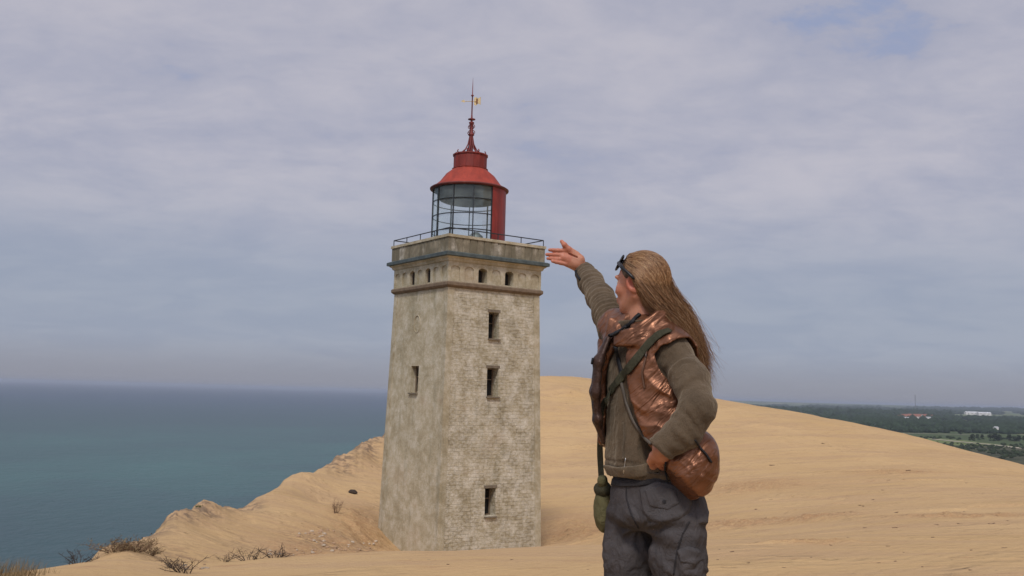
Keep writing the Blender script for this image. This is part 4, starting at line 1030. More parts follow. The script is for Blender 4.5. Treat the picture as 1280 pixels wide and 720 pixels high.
Vf, Ff = surfnet(fleece_sdf, [.05, 2.98, Z(612)], [.86, 4.12, .52], .0045)
def fleece_mat(name='fleece', c=(.088, .064, .042)):
    n = NM(name); co = n.coord(); a = n.noise(co, 9, 4, .6); b = n.noise(co, 210, 3, .7); w = n.noise(n.coord(scale=(1, 1, .5)), 30, 4, .7)
    col = n.mix(n.ramp(a, .35, .65), tuple(x*.86 for x in c), tuple(x*1.16 for x in c)); col = n.mix(n.ramp(w, .4, .65, 0, .3), col, tuple(x*1.45 for x in c))
    nb = n.bump(w, .012, .8); nb = n.bump(b, .002, .8, nb)
    return n.fin(col, .98, nb, 0, .08, Sheen_Weight=.35, Sheen_Roughness=.5, Sheen_Tint=(.75, .65, .5))
M_fleece = fleece_mat()
JK = worn('fleece_jacket', Vf, Ff, M_fleece)

# ---- trousers
def trou_sdf(p):
    d = loft(p, [(Z(662), PEL[0]+.004, PEL[1], .120, .09), (Z(648), PEL[0]+.008, PEL[1], .188, .137), (Z(630), PEL[0]+.008, PEL[1], .182, .134), (Z(605), P(818, 605, YB)[0], YB, .168, .120), (Z(588), P(816, 588, YB)[0], YB, .152, .106)], (TL[:2], TF[:2]))
    legs = []
    for hp, kn, an, s in ((HPL, KNL, ANL, 1), (HPR, KNR, ANR, -1)):
        l = chain(p, [hp-UP*.06+TL*.004*s, hp*.5+kn*.5+TL*.0*s, kn, kn*.4+an*.6, an+UP*.01], [.093, .088, .083, .082, .088], .04)
        l = l+.0065*fbm(np.stack([p[:, 0]*14, p[:, 1]*14, p[:, 2]*20], -1), 3, 14+s)
        l = l+stripe(p, kn+UP*.3, kn-UP*.3, .075, .0035, 30+s, 1.3)*smooth01((HIPZ-.03-p[:, 2])/.1)
        legs.append(l)
    lg = smin(legs[0], legs[1], .003); d = smin(d, lg, .028)
    d = d+.007*fbm(p*np.array([17, 17, 11]), 3, 40)*smooth01((Z(600)-p[:, 2])/.05)
    cc_ = P(801, 664, 3.3); rx_, rz_ = p[:, 0]-cc_[0], p[:, 2]-cc_[2]; d = d+.0050*np.sin(np.arctan2(rz_, rx_)*8+fbm(p*9, 2, 91)*2.5)*np.exp(-((rx_**2+rz_**2)/.0225))*(1-np.exp(-((rx_**2+rz_**2)/.0009)))*(p[:, 1] < YB)
    # crease from the hip to the crotch
    a, b = P(778, 616, 3.26), P(800, 662, 3.24); c = P(818, 722, 3.27)
    cr = np.minimum(seg(p*np.array([1, .25, 1]), a*np.array([1, .25, 1]), b*np.array([1, .25, 1]), 0), 9)
    d = d+.010*np.exp(-(cr/.010)**2)*(p[:, 1] < YB)
    return smax(d, GZ+.025-p[:, 2], .004)
Vt, Ft = surfnet(trou_sdf, [.25, 3.1, GZ-.02], [.82, 3.75, Z(585)], .005)
def cloth_mat(name, c, rough=.9, blue=None):
    n = NM(name); co = n.coord(); a = n.noise(co, 7, 4, .6); f = n.noise(n.coord(scale=(1, 1, .6)), 24, 5, .65, .6); t = n.noise(co, 420, 2, .5)
    col = n.mix(n.ramp(a, .35, .65), tuple(x*.88 for x in c), tuple(x*1.14 for x in c)); col = n.mix(n.ramp(f, .55, .75, 0, .35), col, tuple(x*1.5 for x in c))
    nb = n.bump(f, .020, .8); nb = n.bump(t, .001, .5, nb)
    return n.fin(col, rough, nb, 0, .15)
M_tr = cloth_mat('trouser_cotton', (.062, .056, .057))
TR = worn('trousers', Vt, Ft, M_tr)
# shoes (below the picture, standing on the sand)
for an, yawd in ((ANL, nrm(TF+TL*.15)), (ANR, nrm(TF-TL*.25))):
    side = np.array([-yawd[1], yawd[0], 0]); 
    gz_ = ground_xy(an[0]+yawd[0]*.05, an[1]+yawd[1]*.05)
    def shoe(p, an=an, yawd=yawd, side=side, gz_=gz_):
        ax = np.array([yawd, side, UP]); b = np.array([an[0], an[1], gz_]); d = ell(p, b+yawd*.05+UP*.035, ax, (.135, .047, .050)); d = smin(d, seg(p, b+UP*.06, b+UP*.13, .045, .042), .03)
        return smax(d, gz_-.006-p[:, 2], .006)
    c = np.array([an[0], an[1], gz_]); Vs, Fs_ = surfnet(shoe, c-[.22, .22, .03], c+[.22, .22, .2], .006); worn('shoe', Vs, Fs_, simple('shoe_leather', (.07, .05, .035), .6))

# ---- puffer vest
def vest_phi(p):
    cx = np.interp(p[:, 2], [Z(600), Z(450), Z(410)], [P(811, 600, YB)[0], P(808, 450, YB)[0], NKB[0]])
    u = (p[:, 0]-cx)*TL[0]+(p[:, 1]-YB)*TL[1]; w = (p[:, 0]-cx)*TF[0]+(p[:, 1]-YB)*TF[1]; return np.degrees(np.arctan2(u, w)), np.hypot(u, w)
def crumple(p, seed, amp):
    d1 = nrm(np.array([.62, -.2, -.62])); d2 = nrm(np.cross(d1, TF)); q = np.stack([p@d1*5, p@d2*21, p@TF*6], -1)+.6*fbm(p*9, 2, seed+1)[:, None]
    r = 1-np.abs(fbm(q, 2, seed, .4))*2.0
    return amp*r
def vest_sdf(p):
    z = p[:, 2]; phi, rr = vest_phi(p)
    base = smin(loft(p, tors(.026), (TL[:2], TF[:2])), shoulders(p, .018), .03)
    # lower back flap and left hem balloon out in the wind
    blob = ell(p, P(864, 582, 3.25), np.array([nrm([1, .1, -.25]), nrm([.1, -1, 0]), nrm([.25, 0, 1])]), (.084, .085, .118))
    base = smin(base, blob, .022)
    base = base-crumple(p, 51, .0095)-.003*fbm(p*14, 2, 52)
    q = np.sin((z-Z(600))*2*PI/.085+.6*fbm(p*5, 2, 55)); base = base+.0*q
    sh = smax(base, -smin(loft(p, tors(.004), (TL[:2], TF[:2])), shoulders(p, .002), .03), .004)
    # front opening
    pL = np.interp(z, [Z(600), Z(560), Z(520), Z(480), Z(435), Z(415)], [55, 44, 24, 11, 6, 4]); pR = np.interp(z, [Z(600), Z(540), Z(480), Z(430)], [-58, -56, -52, -30])
    gap = np.minimum(pL-phi, phi-pR)*np.pi/180*.14
    sh = smax(sh, gap, .014)
    # hem: higher in front, armholes
    hemz = np.interp(phi, [-180, -70, 30, 48, 70, 95, 180], [Z(590), Z(560), Z(545), Z(562), Z(600), Z(632), Z(632)])
    sh = smax(sh, hemz-z, .012)
    sh = smax(sh, -(seg(p, SHL-TL*.014-UP*.012, SHL+TL*.2-UP*.10, .080)), .012)
    sh = smax(sh, -(seg(p, SHR-TL*.005, SHR-TL*.2+UP*.02, .070)), .012)
    # tall collar, open in front, flaring outwards
    c0, c1 = NKB+TF*.022-UP*.05, NKB+TF*.016+UP*.12; cc = np.abs(seg(p, c0, c1, .116, .104))-.012-.005*fbm(p*np.array([26, 26, 10]), 2, 61)
    ph0 = np.degrees(np.arctan2((p-c0)@TL, (p-c0)@TF)); ztop = np.interp(ph0, [-180, -100, -50, -12, 30, 70, 110, 180], [Z(388), Z(392), Z(398), Z(421), Z(411), Z(391), Z(388), Z(388)])
    cc = smax(cc, p[:, 2]-ztop, .010); cc = smax(cc, Z(436)-p[:, 2], .01)
    cphi = np.degrees(np.arctan2((p-c0)@TL, (p-c0)@TF)); gp = np.minimum(-10-cphi, cphi+52)*np.pi/180*.1; cc = smax(cc, gp, .010)
    d = smin(sh, cc, .016)
    # right front panel hangs open at the far edge
    return d
Vv, Fv_ = surfnet(vest_sdf, [.22, 3.02, Z(640)], [.86, 3.75, Z(380)], .004)
def panel_sdf(p):
    pts = [P(760, 424, 3.40), P(748, 452, 3.38), P(744, 490, 3.38), P(747, 525, 3.40), P(754, 552, 3.42)]
    d = chain(p*np.array([1, .5, 1]), [q*np.array([1, .5, 1]) for q in pts], [.012, .017, .018, .015, .010], .02)
    return d-.004*fbm(p*np.array([26, 26, 14]), 2, 66)
Vq, Fq = surfnet(panel_sdf, [.22, 3.2, Z(570)], [.50, 3.6, Z(410)], .004)
def vest_mat():
    n = NM('copper_puffer_fabric'); co = n.coord(); a = n.noise(co, 8, 4, .6)
    cr = n.noise(n.dcoord((0, R(-45), 0), (2.6, 1.0, .55)), 14, 3, .5, .9); cr2 = n.noise(co, 45, 2, .5, .8)
    col = n.mix(n.ramp(a, .35, .65), (.138, .058, .029), (.23, .100, .053))
    nb = n.bump(cr, .016, .8); nb = n.bump(cr2, .002, .4, nb)
    m = n.fin(col, n.ramp(a, .3, .7, .33, .40), nb, .62, .5); return m
M_vest = vest_mat()
VS = worn('puffer_vest', Vv, Fv_, M_vest)
_pm = simple('dark_brown_lining', (.050, .026, .018), .5, .3, .3, 20., .01, 25.); _pn = worn('front_panel', Vq, Fq, _pm, VS)

# ---- pieces laid on the clothes: found by looking along the view ray to the cloth, then built there with real thickness
def bvh_of(lst):
    Vs = []; Fs_ = []; k = 0
    for V, F in lst: Vs.append(V); Fs_.append(F+k); k += len(V)
    V = np.vstack(Vs); F = np.vstack(Fs_); return BVHTree.FromPolygons([tuple(v) for v in V], [tuple(int(i) for i in f) for f in F])
BV = bvh_of([(Vf, Ff), (Vt, Ft), (Vv, Fv_), (Vq, Fq)])
def hit(px, py, bv=None):
    d = Vector(tuple(nrm(P(px, py, 1.)))); r = (bv or BV).ray_cast(Vector((0, 0, 0)), d, 9.)
    if r[0] is None: return None, None
    n = np.array(r[1]); n = n if n@np.array(d) < 0 else -n; return np.array(r[0]), n
def path_on(pts, n=14, lift=.003, bv=None):
    out = []; nn = []
    for (a, b) in zip(pts[:-1], pts[1:]):
        for t in np.linspace(0, 1, n, endpoint=False):
            h, m_ = hit(a[0]+(b[0]-a[0])*t, a[1]+(b[1]-a[1])*t, bv)
            if h is not None and (not out or np.linalg.norm(h-out[-1]) < .06): out.append(h); nn.append(m_)
    h, m_ = hit(*pts[-1], bv)
    if h is not None and np.linalg.norm(h-out[-1]) < .06: out.append(h); nn.append(m_)
    out = np.array(out); nn = np.array(nn)
    k = np.array([.25, .5, .25]); 
    for _ in range(3):
        o2 = out.copy(); o2[1:-1] = k[0]*out[:-2]+k[1]*out[1:-1]+k[2]*out[2:]; out = o2; n2 = nn.copy(); n2[1:-1] = (nn[:-2]+nn[1:-1]+nn[2:])/3; nn = n2
    return out+nn*lift, nn
def ribbon(pts, nn, w, th):
    """a flat band along pts, lying on the surface with normals nn"""
    m = MB(); V = []; n = len(pts)
    for i in range(n):
        t = nrm(pts[min(i+1, n-1)]-pts[max(i-1, 0)]); s = nrm(np.cross(t, nn[i])); k = nrm(np.cross(s, t)); k = k if k@nn[i] > 0 else -k
        ww = w[i] if hasattr(w, '__len__') else w
        for a, b in ((-1, -.3), (-1, .6), (-.8, 1), (.8, 1), (1, .6), (1, -.3)): V.append(pts[i]+s*a*ww/2+k*b*th)
    F = [(i*6+j, i*6+(j+1) % 6, (i+1)*6+(j+1) % 6, (i+1)*6+j) for i in range(n-1) for j in range(6)]+[tuple(range(6)), tuple((n-1)*6+j for j in range(6))[::-1]]
    m.add([v-org for v in V], F); return m
def patch(name, srcV, srcF, poly, th, mat, parent, edge=.010, ycut=None):
    """raised cloth patch (pocket, flap): the part of a cloth surface inside an outline, lifted with rounded edges"""
    px = proj(srcV); poly = np.array(poly, float); n = len(poly)
    ins = np.zeros(len(px), bool); dist = np.full(len(px), 1e9)
    for i in range(n):
        a, b = poly[i], poly[(i+1) % n]; c = ((a[1] > px[:, 1]) != (b[1] > px[:, 1])) & (px[:, 0] < (b[0]-a[0])*(px[:, 1]-a[1])/(b[1]-a[1]+1e-9)+a[0]); ins ^= c
        ab = b-a; t = np.clip(((px-a)@ab)/(ab@ab), 0, 1); dist = np.minimum(dist, np.linalg.norm(px-a-t[:, None]*ab, axis=1))
    me = mesh_np('t', srcV, srcF); nv = np.empty(len(srcV)*3, np.float32); me.vertices.foreach_get('normal', nv); nv = nv.reshape(-1, 3); bpy.data.meshes.remove(me)
    facing = (nv*(-nrm([0.2, 1, 0]))).sum(1) > -.15
    sd = np.where(ins, dist, -dist)*.00286; keep = (sd > -.006) & facing
    hh = th*smooth01((sd+.001)/edge)-.0025*smooth01((-sd)/.003)
    fk = keep[srcF].all(1); F = srcF[fk]
    lab = np.arange(len(srcV))
    while True:
        mn = lab[F].min(1); l2_ = lab.copy(); 
        for q in range(4): np.minimum.at(l2_, F[:, q], mn)
        if (l2_ == lab).all(): break
        lab = l2_
    fl_ = lab[F[:, 0]]; u_, c_ = np.unique(fl_, return_counts=True); F = F[fl_ == u_[c_.argmax()]]; used = np.unique(F); mp = np.full(len(srcV), -1); mp[used] = np.arange(len(used))
    return link(name, mesh_np(name, srcV[used]+nv[used]*hh[used, None]-org, mp[F]), mat, parent)
M_seam = cloth_mat('dark_stitching', (.030, .028, .030)); M_black = simple('black_binding', (.012, .012, .014), .7)
M_zip = simple('steel_zip', (.45, .44, .42), .35, .9)
# trouser pockets
M_tr2 = cloth_mat('pocket_cotton', (.066, .060, .061))
patch('pocket', Vt, Ft, [(799, 612), (803, 640), (811, 651), (826, 655), (848, 650), (862, 641), (866, 625), (850, 606), (820, 600)], .010, M_tr2, TR, .012)
patch('pocket_flap', Vt, Ft, [(806, 612), (812, 634), (836, 640), (850, 630), (846, 612), (826, 604)], .014, M_tr2, TR, .008)
patch('cargo_pocket', Vt, Ft, [(849, 690), (847, 712), (852, 745), (876, 745), (880, 705), (874, 690), (862, 686)], .009, M_tr2, TR, .010)
patch('cargo_flap', Vt, Ft, [(846, 688), (850, 703), (866, 706), (879, 700), (874, 687), (860, 683)], .013, M_tr2, TR, .006)
patch('back_pocket', Vt, Ft, [(868, 612), (869, 640), (873, 655), (884, 655), (888, 620), (880, 606)], .009, M_tr2, TR, .008)
def band(name, pts, w, th, mat, parent, lift=.003, bv=None, n=10):
    p, nn = path_on(pts, n, lift, bv); return ribbon(p, nn, w, th).build(name, mat, parent, True)
BT = bvh_of([(Vt, Ft)]); BF = bvh_of([(Vf, Ff)])
band('seam', [(862, 652), (853, 668), (846, 690), (842, 718)], .005, .002, M_seam, TR, .001, BT)
band('seam', [(783, 603), (783, 622), (789, 642), (798, 660)], .0045, .002, M_seam, TR, .001, BT)
band('waistband', [(757, 601), (775, 604), (800, 603), (822, 599), (838, 596)], .026, .004, M_seam, TR, .002, BT)
h, nn = hit(831, 627, BT); m = MB(); m.lathe([(0, .004), (.006, .004), (.007, .001), (.007, 0)], 12); 
Mx = Vector(tuple(nn)).to_track_quat('Z', 'Y').to_matrix(); m.V = [tuple(Mx@Vector(v)+Vector(tuple(h-org+nn*.013))) for v in m.V]; m.build('button', M_seam, TR)
# jacket hem zip pull, pocket welt
def pull(parent, p0, p1, bv, mat=M_zip):
    p, nn = path_on([p0, p1], 6, .006, bv); m = MB(); n = len(p); m.tube([q-org for q in p], [.0016]*(n-3)+[.003, .0035, .002], 6); return m.build('zip_pull', mat, parent, True)
pull(JK, (783, 573), (781, 591), BF); pull(TR, (836, 620), (839, 633), None)
band('pocket_welt', [(779, 528), (781, 545), (779, 562), (780, 574)], .007, .003, fleece_mat('dark_fleece', (.085, .065, .045)), JK, .002, BF)
band('hem_band', [(754, 586), (775, 590), (800, 589), (822, 583)], .040, .005, fleece_mat('hem_fleece', (.112, .085, .057)), JK, .002, BF)
# jacket zip edge under the vest and vest binding
BVV = bvh_of([(Vv, Fv_), (Vq, Fq)])
band('binding', [(770, 433), (773, 447), (777, 463), (777, 478)], .016, .004, M_black, VS, .003)
band('binding', [(777, 478), (783, 502), (791, 524), (804, 545), (814, 555)], .010, .004, simple('zip_tape', (.10, .085, .07), .7), VS, .003)
band('binding', [(762, 421), (770, 418), (781, 410), (791, 402), (800, 394)], .014, .006, M_black, VS, .004)
band('binding', [(745, 432), (741, 455), (738, 490), (741, 520), (748, 548)], .008, .004, M_black, VS, .003)
band('pocket_zip', [(812, 425), (808, 447), (803, 466), (806, 486)], .006, .004, simple('brown_zip_tape', (.10, .05, .03), .6), VS, .003)
pull(VS, (810, 436), (808, 448), None, simple('dark_zip', (.1, .08, .07), .4, .7))
band('drawcord', [(868, 549), (874, 560), (882, 568), (888, 578)], .006, .004, M_black, VS, .004)
band('drawcord', [(834, 578), (832, 590), (835, 606), (838, 620)], .005, .004, M_black, VS, .004)
band('cuff_trim', [(720, 338), (722, 344), (726, 350)], .010, .004, M_black, JK, .003, BF)

def catmull(pts, t):
    n = len(pts); x = t*(n-1); i = int(min(max(math.floor(x), 0), n-2)); f = x-i
    p0, p1, p2, p3 = pts[max(i-1, 0)], pts[i], pts[i+1], pts[min(i+2, n-1)]
    return .5*((2*p1)+(-p0+p2)*f+(2*p0-5*p1+4*p2-p3)*f*f+(-p0+3*p1-3*p2+p3)*f**3)

# ---- shoulder bag: strap over the left shoulder, pouch on the right hip
BAG = empty('shoulder_bag', tuple(P(751, 640, 3.50))); bo = np.array(BAG.location[:])
M_olive = cloth_mat('olive_webbing', (.044, .042, .026))
sp_, sn = path_on([(838, 414), (824, 419), (812, 430), (799, 446), (785, 463), (772, 479), (764, 490)], 10, .006)
# over the back of the shoulder
back = []; bn = []
for t in np.linspace(0, 1, 12):
    q = SHL*(1-t)+P(845, 470, 3.56)*t; 
e_ = ribbon(sp_, sn, .032, .0028); st = MB(); st.V = [tuple(np.array(v)+org-bo) for v in e_.V]; st.F = e_.F; st.build('strap', M_olive, BAG, True)
lo_ = np.array([catmull([P(758, 500, 3.36), P(752, 515, 3.44), P(750, 560, 3.56), P(752, 600, 3.53)], t) for t in np.linspace(0, 1, 16)]); ln_ = np.array([nrm([-.8, -.6, 0])]*16)
e_ = ribbon(np.vstack([sp_[-1:], lo_]), np.vstack([sn[-1:], ln_]), .030, .0026); st = MB(); st.V = [tuple(np.array(v)+org-bo) for v in e_.V]; st.F = e_.F; st.build('lower_strap', M_olive, BAG, True)
def pouch(p):
    d = ell(p, P(755, 637, 3.56), np.array([[1, 0, 0], [0, 1, 0], [0, 0, 1.]]), (.038, .046, .084)); d = smin(d, seg(p, P(754, 612, 3.55), P(753, 600, 3.52), .022, .018), .02); return d+.004*fbm(p*30, 2, 71)
pcn = P(754, 630, 3.55); Vp, Fp = surfnet(pouch, pcn-[.09, .12, .16], pcn+[.09, .12, .2], .005)
link('pouch', mesh_np('pouch', Vp-bo, Fp), cloth_mat('olive_canvas', (.115, .105, .052)), BAG)
def cap(p): d = ell(p, P(754, 612, 3.555), np.eye(3), (.034, .048, .030)); return d+.003*fbm(p*40, 2, 72)
Vp, Fp = surfnet(cap, pcn-[.09, .12, .1], pcn+[.09, .12, .2], .005); link('flap', mesh_np('flap', Vp-bo, Fp), cloth_mat('dark_olive', (.050, .046, .028)), BAG)
tag(BAG, 'small olive shoulder bag hanging at the woman\'s hip from a strap across her vest', 'bag')

# ---- hair
guides = [  # far side ... over the top ... near side ... behind the ear
    [(782, 345, 3.515), (800, 352, 3.52), (820, 374, 3.51), (836, 402, 3.48), (852, 427, 3.46), (866, 446, 3.45)],
    [(780, 330, 3.49), (800, 333, 3.51), (824, 352, 3.515), (839, 384, 3.49), (858, 412, 3.46), (873, 440, 3.45)],
    [(786, 321, 3.45), (806, 319, 3.46), (828, 337, 3.475), (844, 368, 3.46), (864, 400, 3.43), (877, 438, 3.42)],
    [(789, 318.5, 3.42), (810, 320, 3.42), (829, 338, 3.41), (844, 370, 3.40), (864, 401, 3.40), (876, 443, 3.40)],
    [(786, 322, 3.39), (805, 327, 3.375), (825, 351, 3.355), (841, 380, 3.35), (858, 410, 3.36), (873, 446, 3.38)],
    [(784, 329, 3.37), (801, 341, 3.352), (822, 364, 3.335), (843, 389, 3.335), (861, 414, 3.345), (873, 452, 3.36)],
    [(783, 338, 3.362), (796, 351, 3.350), (815, 374, 3.335), (838, 396, 3.33), (854, 420, 3.34), (870, 440, 3.35)],
    [(790, 346, 3.358), (800, 362, 3.350), (814, 381, 3.345), (833, 396, 3.34), (850, 414, 3.345), (866, 434, 3.35)],
    [(797, 356, 3.372), (801, 370, 3.372), (808, 384, 3.368), (826, 397, 3.355), (844, 412, 3.36), (856, 428, 3.37)]]
GD = np.array([[P(*q) for q in g] for g in guides])
def hair_vol(p):
    c = HC+HU*.005-HFd*.012; ax = np.array([HFd, HLd, HU])
    d = ell(p, c, ax, (.095, .077, .0935))
    d = smax(d, (p-(HC+HFd*.060+HU*.04))@nrm(HFd*.8-HU*.62), .012)                  # hairline: face free
    q = p-HC; fr_ = np.maximum(-.022-q@HFd, q@HU+.002); d = smax(d, -fr_, .008)
    for g in GD[1:8]:
        m_ = len(g); d = smin(d, chain(p, [catmull(g, t)+(HC+np.array([.03, .0, -.03])-catmull(g, t))*(.22*(1-t)+.04) for t in (.22, .42, .6, .75, .86)], [.008, .012, .010, .007, .003], .02), .018)
    return d+.003*fbm(p*np.array([30, 30, 30]), 2, 81)
Vh, Fh = surfnet(hair_vol, [.33, 3.26, Z(462)], [.74, 3.62, Z(308)], .005)
def hair_mat(name, dark=False):
    n = NM(name); r = n.attr('tone') if not dark else None
    if dark: col = n.mix(n.ramp(n.noise(n.coord(scale=(1, 1, 1)), 40, 4), .35, .65), (.055, .030, .015), (.10, .058, .030))
    else:
        col = n.mix(n.ramp(r, 0, .55), (.10, .043, .017), (.27, .135, .056)); col = n.mix(n.ramp(r, .55, 1., 0, 1), col, (.52, .34, .18))
    return n.fin(col, .48 if not dark else .7, None, 0, .45)
HR = link('hair', mesh_np('hair', Vh-org, Fh), hair_mat('hair_root', True), PER)
HCC = HC+HU*.005-HFd*.012; WD = nrm([.75, -.25, .62]); DD = nrm([.2, -.95, .1])
def strands(count):
    rg = np.random.default_rng(5); VV = []; FF = []; TT = []; k = 0; ng = len(GD); S = 15
    prof = np.array([(math.cos(a), math.sin(a)) for a in (0, 2.094, 4.189)])
    NL = 95; lu = rg.random(NL)*(ng-1); lph = rg.random((NL, 2))*6.28; lamp = rg.normal(size=NL)*.5+1.0; lin = rg.random(NL)*.014; lton = rg.normal(size=NL)*.13; lend = rg.normal(size=NL)*.07
    for i in range(count):
        lk = rg.integers(0, NL); u0 = lu[lk]; u = u0+rg.normal()*.55 if rg.random() < .8 else rg.random()*(ng-1); u = min(max(u, 0), ng-1.001); gi = int(u); f = u-gi
        inn = rg.random()**2*.02; end = .97+rg.normal()*.05+lend[lk]+(.10 if rg.random() < .06 else 0); st = rg.random()**2*.25-.02 if rg.random() < .7 else rg.random()*.5
        amp = rg.normal(size=3)*.0055; ph = rg.random(3)*6.28; wl = rg.uniform(1.2, 2.6); fly = rg.normal(size=3)*np.array([.010, .010, .009])*(1 if rg.random() < .90 else 3.4)
        clump = np.array([math.sin(u*9), math.cos(u*7), math.sin(u*11+1)])*.006
        rk = rg.random(); pts = []; lay_ = 1+.045*rg.random()
        wisp = max(0, rg.normal())*.020 if rg.random() < .08 else 0
        for s in range(S):
            t = st+(end-st)*s/(S-1); tt = min(t, 1.0); uu = min(max(u+(u0-u)*.55*smooth01((t-.35)/.6), 0), ng-1.001); gi = int(uu); f = uu-gi; a = catmull(GD[gi], tt)*(1-f)+catmull(GD[gi+1], tt)*f
            if t > 1: a = a+(catmull(GD[gi], 1.)-catmull(GD[gi], .9))*(t-1)*10
            ctr = HC+np.array([.02, 0, -.02]); nv = nrm(a-ctr) if tt < .5 else nrm(a-(GD[:, -1].mean(0)*tt+HC*(1-tt)))
            a = a+(WD*math.sin(2*PI*1.5*t+lph[lk, 0]+rk*.5)*.012*lamp[lk]+DD*math.sin(2*PI*1.9*t+lph[lk, 1]+rk*.5)*.010)*max(0, t-.15)-nv*lin[lk]*min(1, 2*tt)-nv*inn*min(1, tt*2)+nv*.004+amp*np.sin(wl*PI*t+ph)*(.3+t)+fly*max(0, t-.25)**1.5+clump*t+np.array([.9, 0, rk-.35])*wisp*max(0, (t-.7)/.3)**1.7
            if tt < .62:
                v = a-HCC; q = math.sqrt((v@HFd/.099)**2+(v@HLd/.081)**2+(v@HU/.0975)**2)/lay_
                if q < 1: a = HCC+v/q
            pts.append(a)
        pts = np.array(pts); r0 = rg.uniform(.0006, .0011)
        for s in range(S):
            tg = nrm(pts[min(s+1, S-1)]-pts[max(s-1, 0)]); a = nrm(np.cross(tg, [.1, .2, 1])); b = np.cross(tg, a); rr = r0*(1-.75*(s/(S-1))**2)
            VV.append(pts[s]+(prof[:, :1]*a+prof[:, 1:]*b)*rr)
        base = k+np.arange(S-1)[:, None]*3
        for j in range(3): FF.append(np.stack([base[:, 0]+j, base[:, 0]+(j+1) % 3, base[:, 0]+3+(j+1) % 3, base[:, 0]+3+j], -1))
        TT += [float(np.clip(.47+.20*rg.normal()+lton[lk], 0, 1))]*(S*3); k += S*3
    return np.vstack(VV), np.vstack(FF), np.array(TT)
Vs, Fs_, Ts = strands(9500)
me = mesh_np('strands', Vs-org, Fs_); fattr(me, 'tone', Ts); link('strands', me, hair_mat('hair_strand'), HR)

# ---- sunglasses pushed up on the hair
SG = empty('sunglasses', tuple(HC+HFd*.06+HU*.07)); so_ = np.array(SG.location[:])
lens_m = simple('dark_lens', (.010, .010, .012), .15, spec=.6); fr_m = simple('black_plastic', (.012, .012, .014), .35)
fw = nrm(HFd*.80+HU*.60); upg = nrm(-HFd*.60+HU*.80)
def on_head(a, b):
    """a along her left, b up the forehead"""
    c = HC+HU*.016-HFd*.014; v = HC+HFd*.070+HU*.066+upg*b+HLd*a-c; q = math.sqrt((v@HFd/.108)**2+(v@HLd/.092)**2+(v@HU/.104)**2); return c+v/q
for s in (1, -1):
    V = []; F = []; nr, nc = 6, 16
    for i in range(nr+1):
        for j in range(nc):
            q = 2*PI*j/nc; V.append(on_head(s*(.038+.032*i/nr*math.cos(q)), .030*i/nr*math.sin(q))-so_)
    n0 = len(V); V += [v-fw*.003 for v in V]
    F = [(i*nc+j, i*nc+(j+1) % nc, (i+1)*nc+(j+1) % nc, (i+1)*nc+j) for i in range(nr) for j in range(nc)]; F += [tuple(n0+x for x in f[::-1]) for f in F]+[(nr*nc+j, nr*nc+(j+1) % nc, n0+nr*nc+(j+1) % nc, n0+nr*nc+j) for j in range(nc)]
    m = MB(); m.add(V, F); m.build('lens', lens_m, SG, True)
    m = MB(); m.tube([on_head(s*(.038+.033*math.cos(q)), .031*math.sin(q))-so_ for q in np.linspace(0, 2*PI, 25)], .0032, 6); m.build('rim', fr_m, SG, True)
    a = on_head(s*.070, .002); e = HC-HFd*.016+HLd*.093*s+HU*.002; mid = (a+e)/2+HLd*s*.018+HU*.004
    m = MB(); m.tube([a-so_, mid-so_, e-so_, e-so_-HFd*.012-HU*.012], [.0075, .0070, .0055, .003], 8); m.build('temple', fr_m, SG, True)
m = MB(); m.tube([on_head(-.008, .006)-so_, on_head(0, .009)-so_, on_head(.008, .006)-so_], .003, 6); m.build('bridge', fr_m, SG, True)
tag(SG, 'dark sunglasses pushed up onto the front of the woman\'s hair', 'sunglasses')
# ================================================================== SMALL THINGS ON THE SAND
M_twig = simple('dry_twig', (.12, .070, .042), .9); M_dryg = simple('dry_grass', (.20, .145, .075), .9); M_drk = simple('dark_twig', (.045, .032, .024), .9)
M_stone2 = simple('rubble_stone', (.44, .36, .27), .9, bump=.01); M_brickb = simple('brick_rubble', (.36, .24, .15), .9, bump=.01); M_peb = simple('dark_clod', (.15, .095, .058), .95)
def shrub(loc, h, n, spread, mat, rg, leaf=None, name='shrub', lean=(0, 0)):
    root = empty(name, loc); m = MB(); lf = MB()
    for _ in range(n):
        a = rg.random()*6.28; r = spread*(rg.random()**.6); x0, y0 = .15*spread*math.cos(a), .15*spread*math.sin(a); hh = h*(.45+.55*rg.random())
        pts = []; b = rg.normal(size=2)*.10*spread
        for t in np.linspace(0, 1, 6): pts.append((x0+(r*math.cos(a)+lean[0])*t+b[0]*math.sin(t*5), y0+(r*math.sin(a)+lean[1])*t+b[1]*math.sin(t*4), -.05+hh*t**.85))
        th = .008*h+.004; m.tube(pts, [th*(1-.75*k/5) for k in range(6)], 4)
        for k in (2, 3, 4):
            for _q in range(2):
                d = rg.normal(size=3)*.22*h; d[2] = abs(d[2])*.8; p = np.array(pts[k]); m.tube([p, p+d*.5+rg.normal(size=3)*.02, p+d], [th*.5, th*.35, th*.15], 3)
                if leaf is not None:
                    for _l in range(2):
                        c = p+d*rg.random()+rg.normal(size=3)*.02; u = rg.normal(size=3)*.014; w = rg.normal(size=3)*.007; lf.add([c-u, c+w, c+u, c-w], [(0, 1, 2, 3)])
    m.build('twigs', mat, root)
    if leaf is not None: lf.build('leaves', leaf, root)
    return root
rg = np.random.default_rng(11)
def gp(px, py): return ground_at_px(px, py)
t = shrub(gp(420, 643), .80, 12, .38, M_twig, rg, None, 'shrub', (.1, 0)); tag(t, 'bare twiggy shrub standing alone on the sand slope left of the tower', 'shrub')
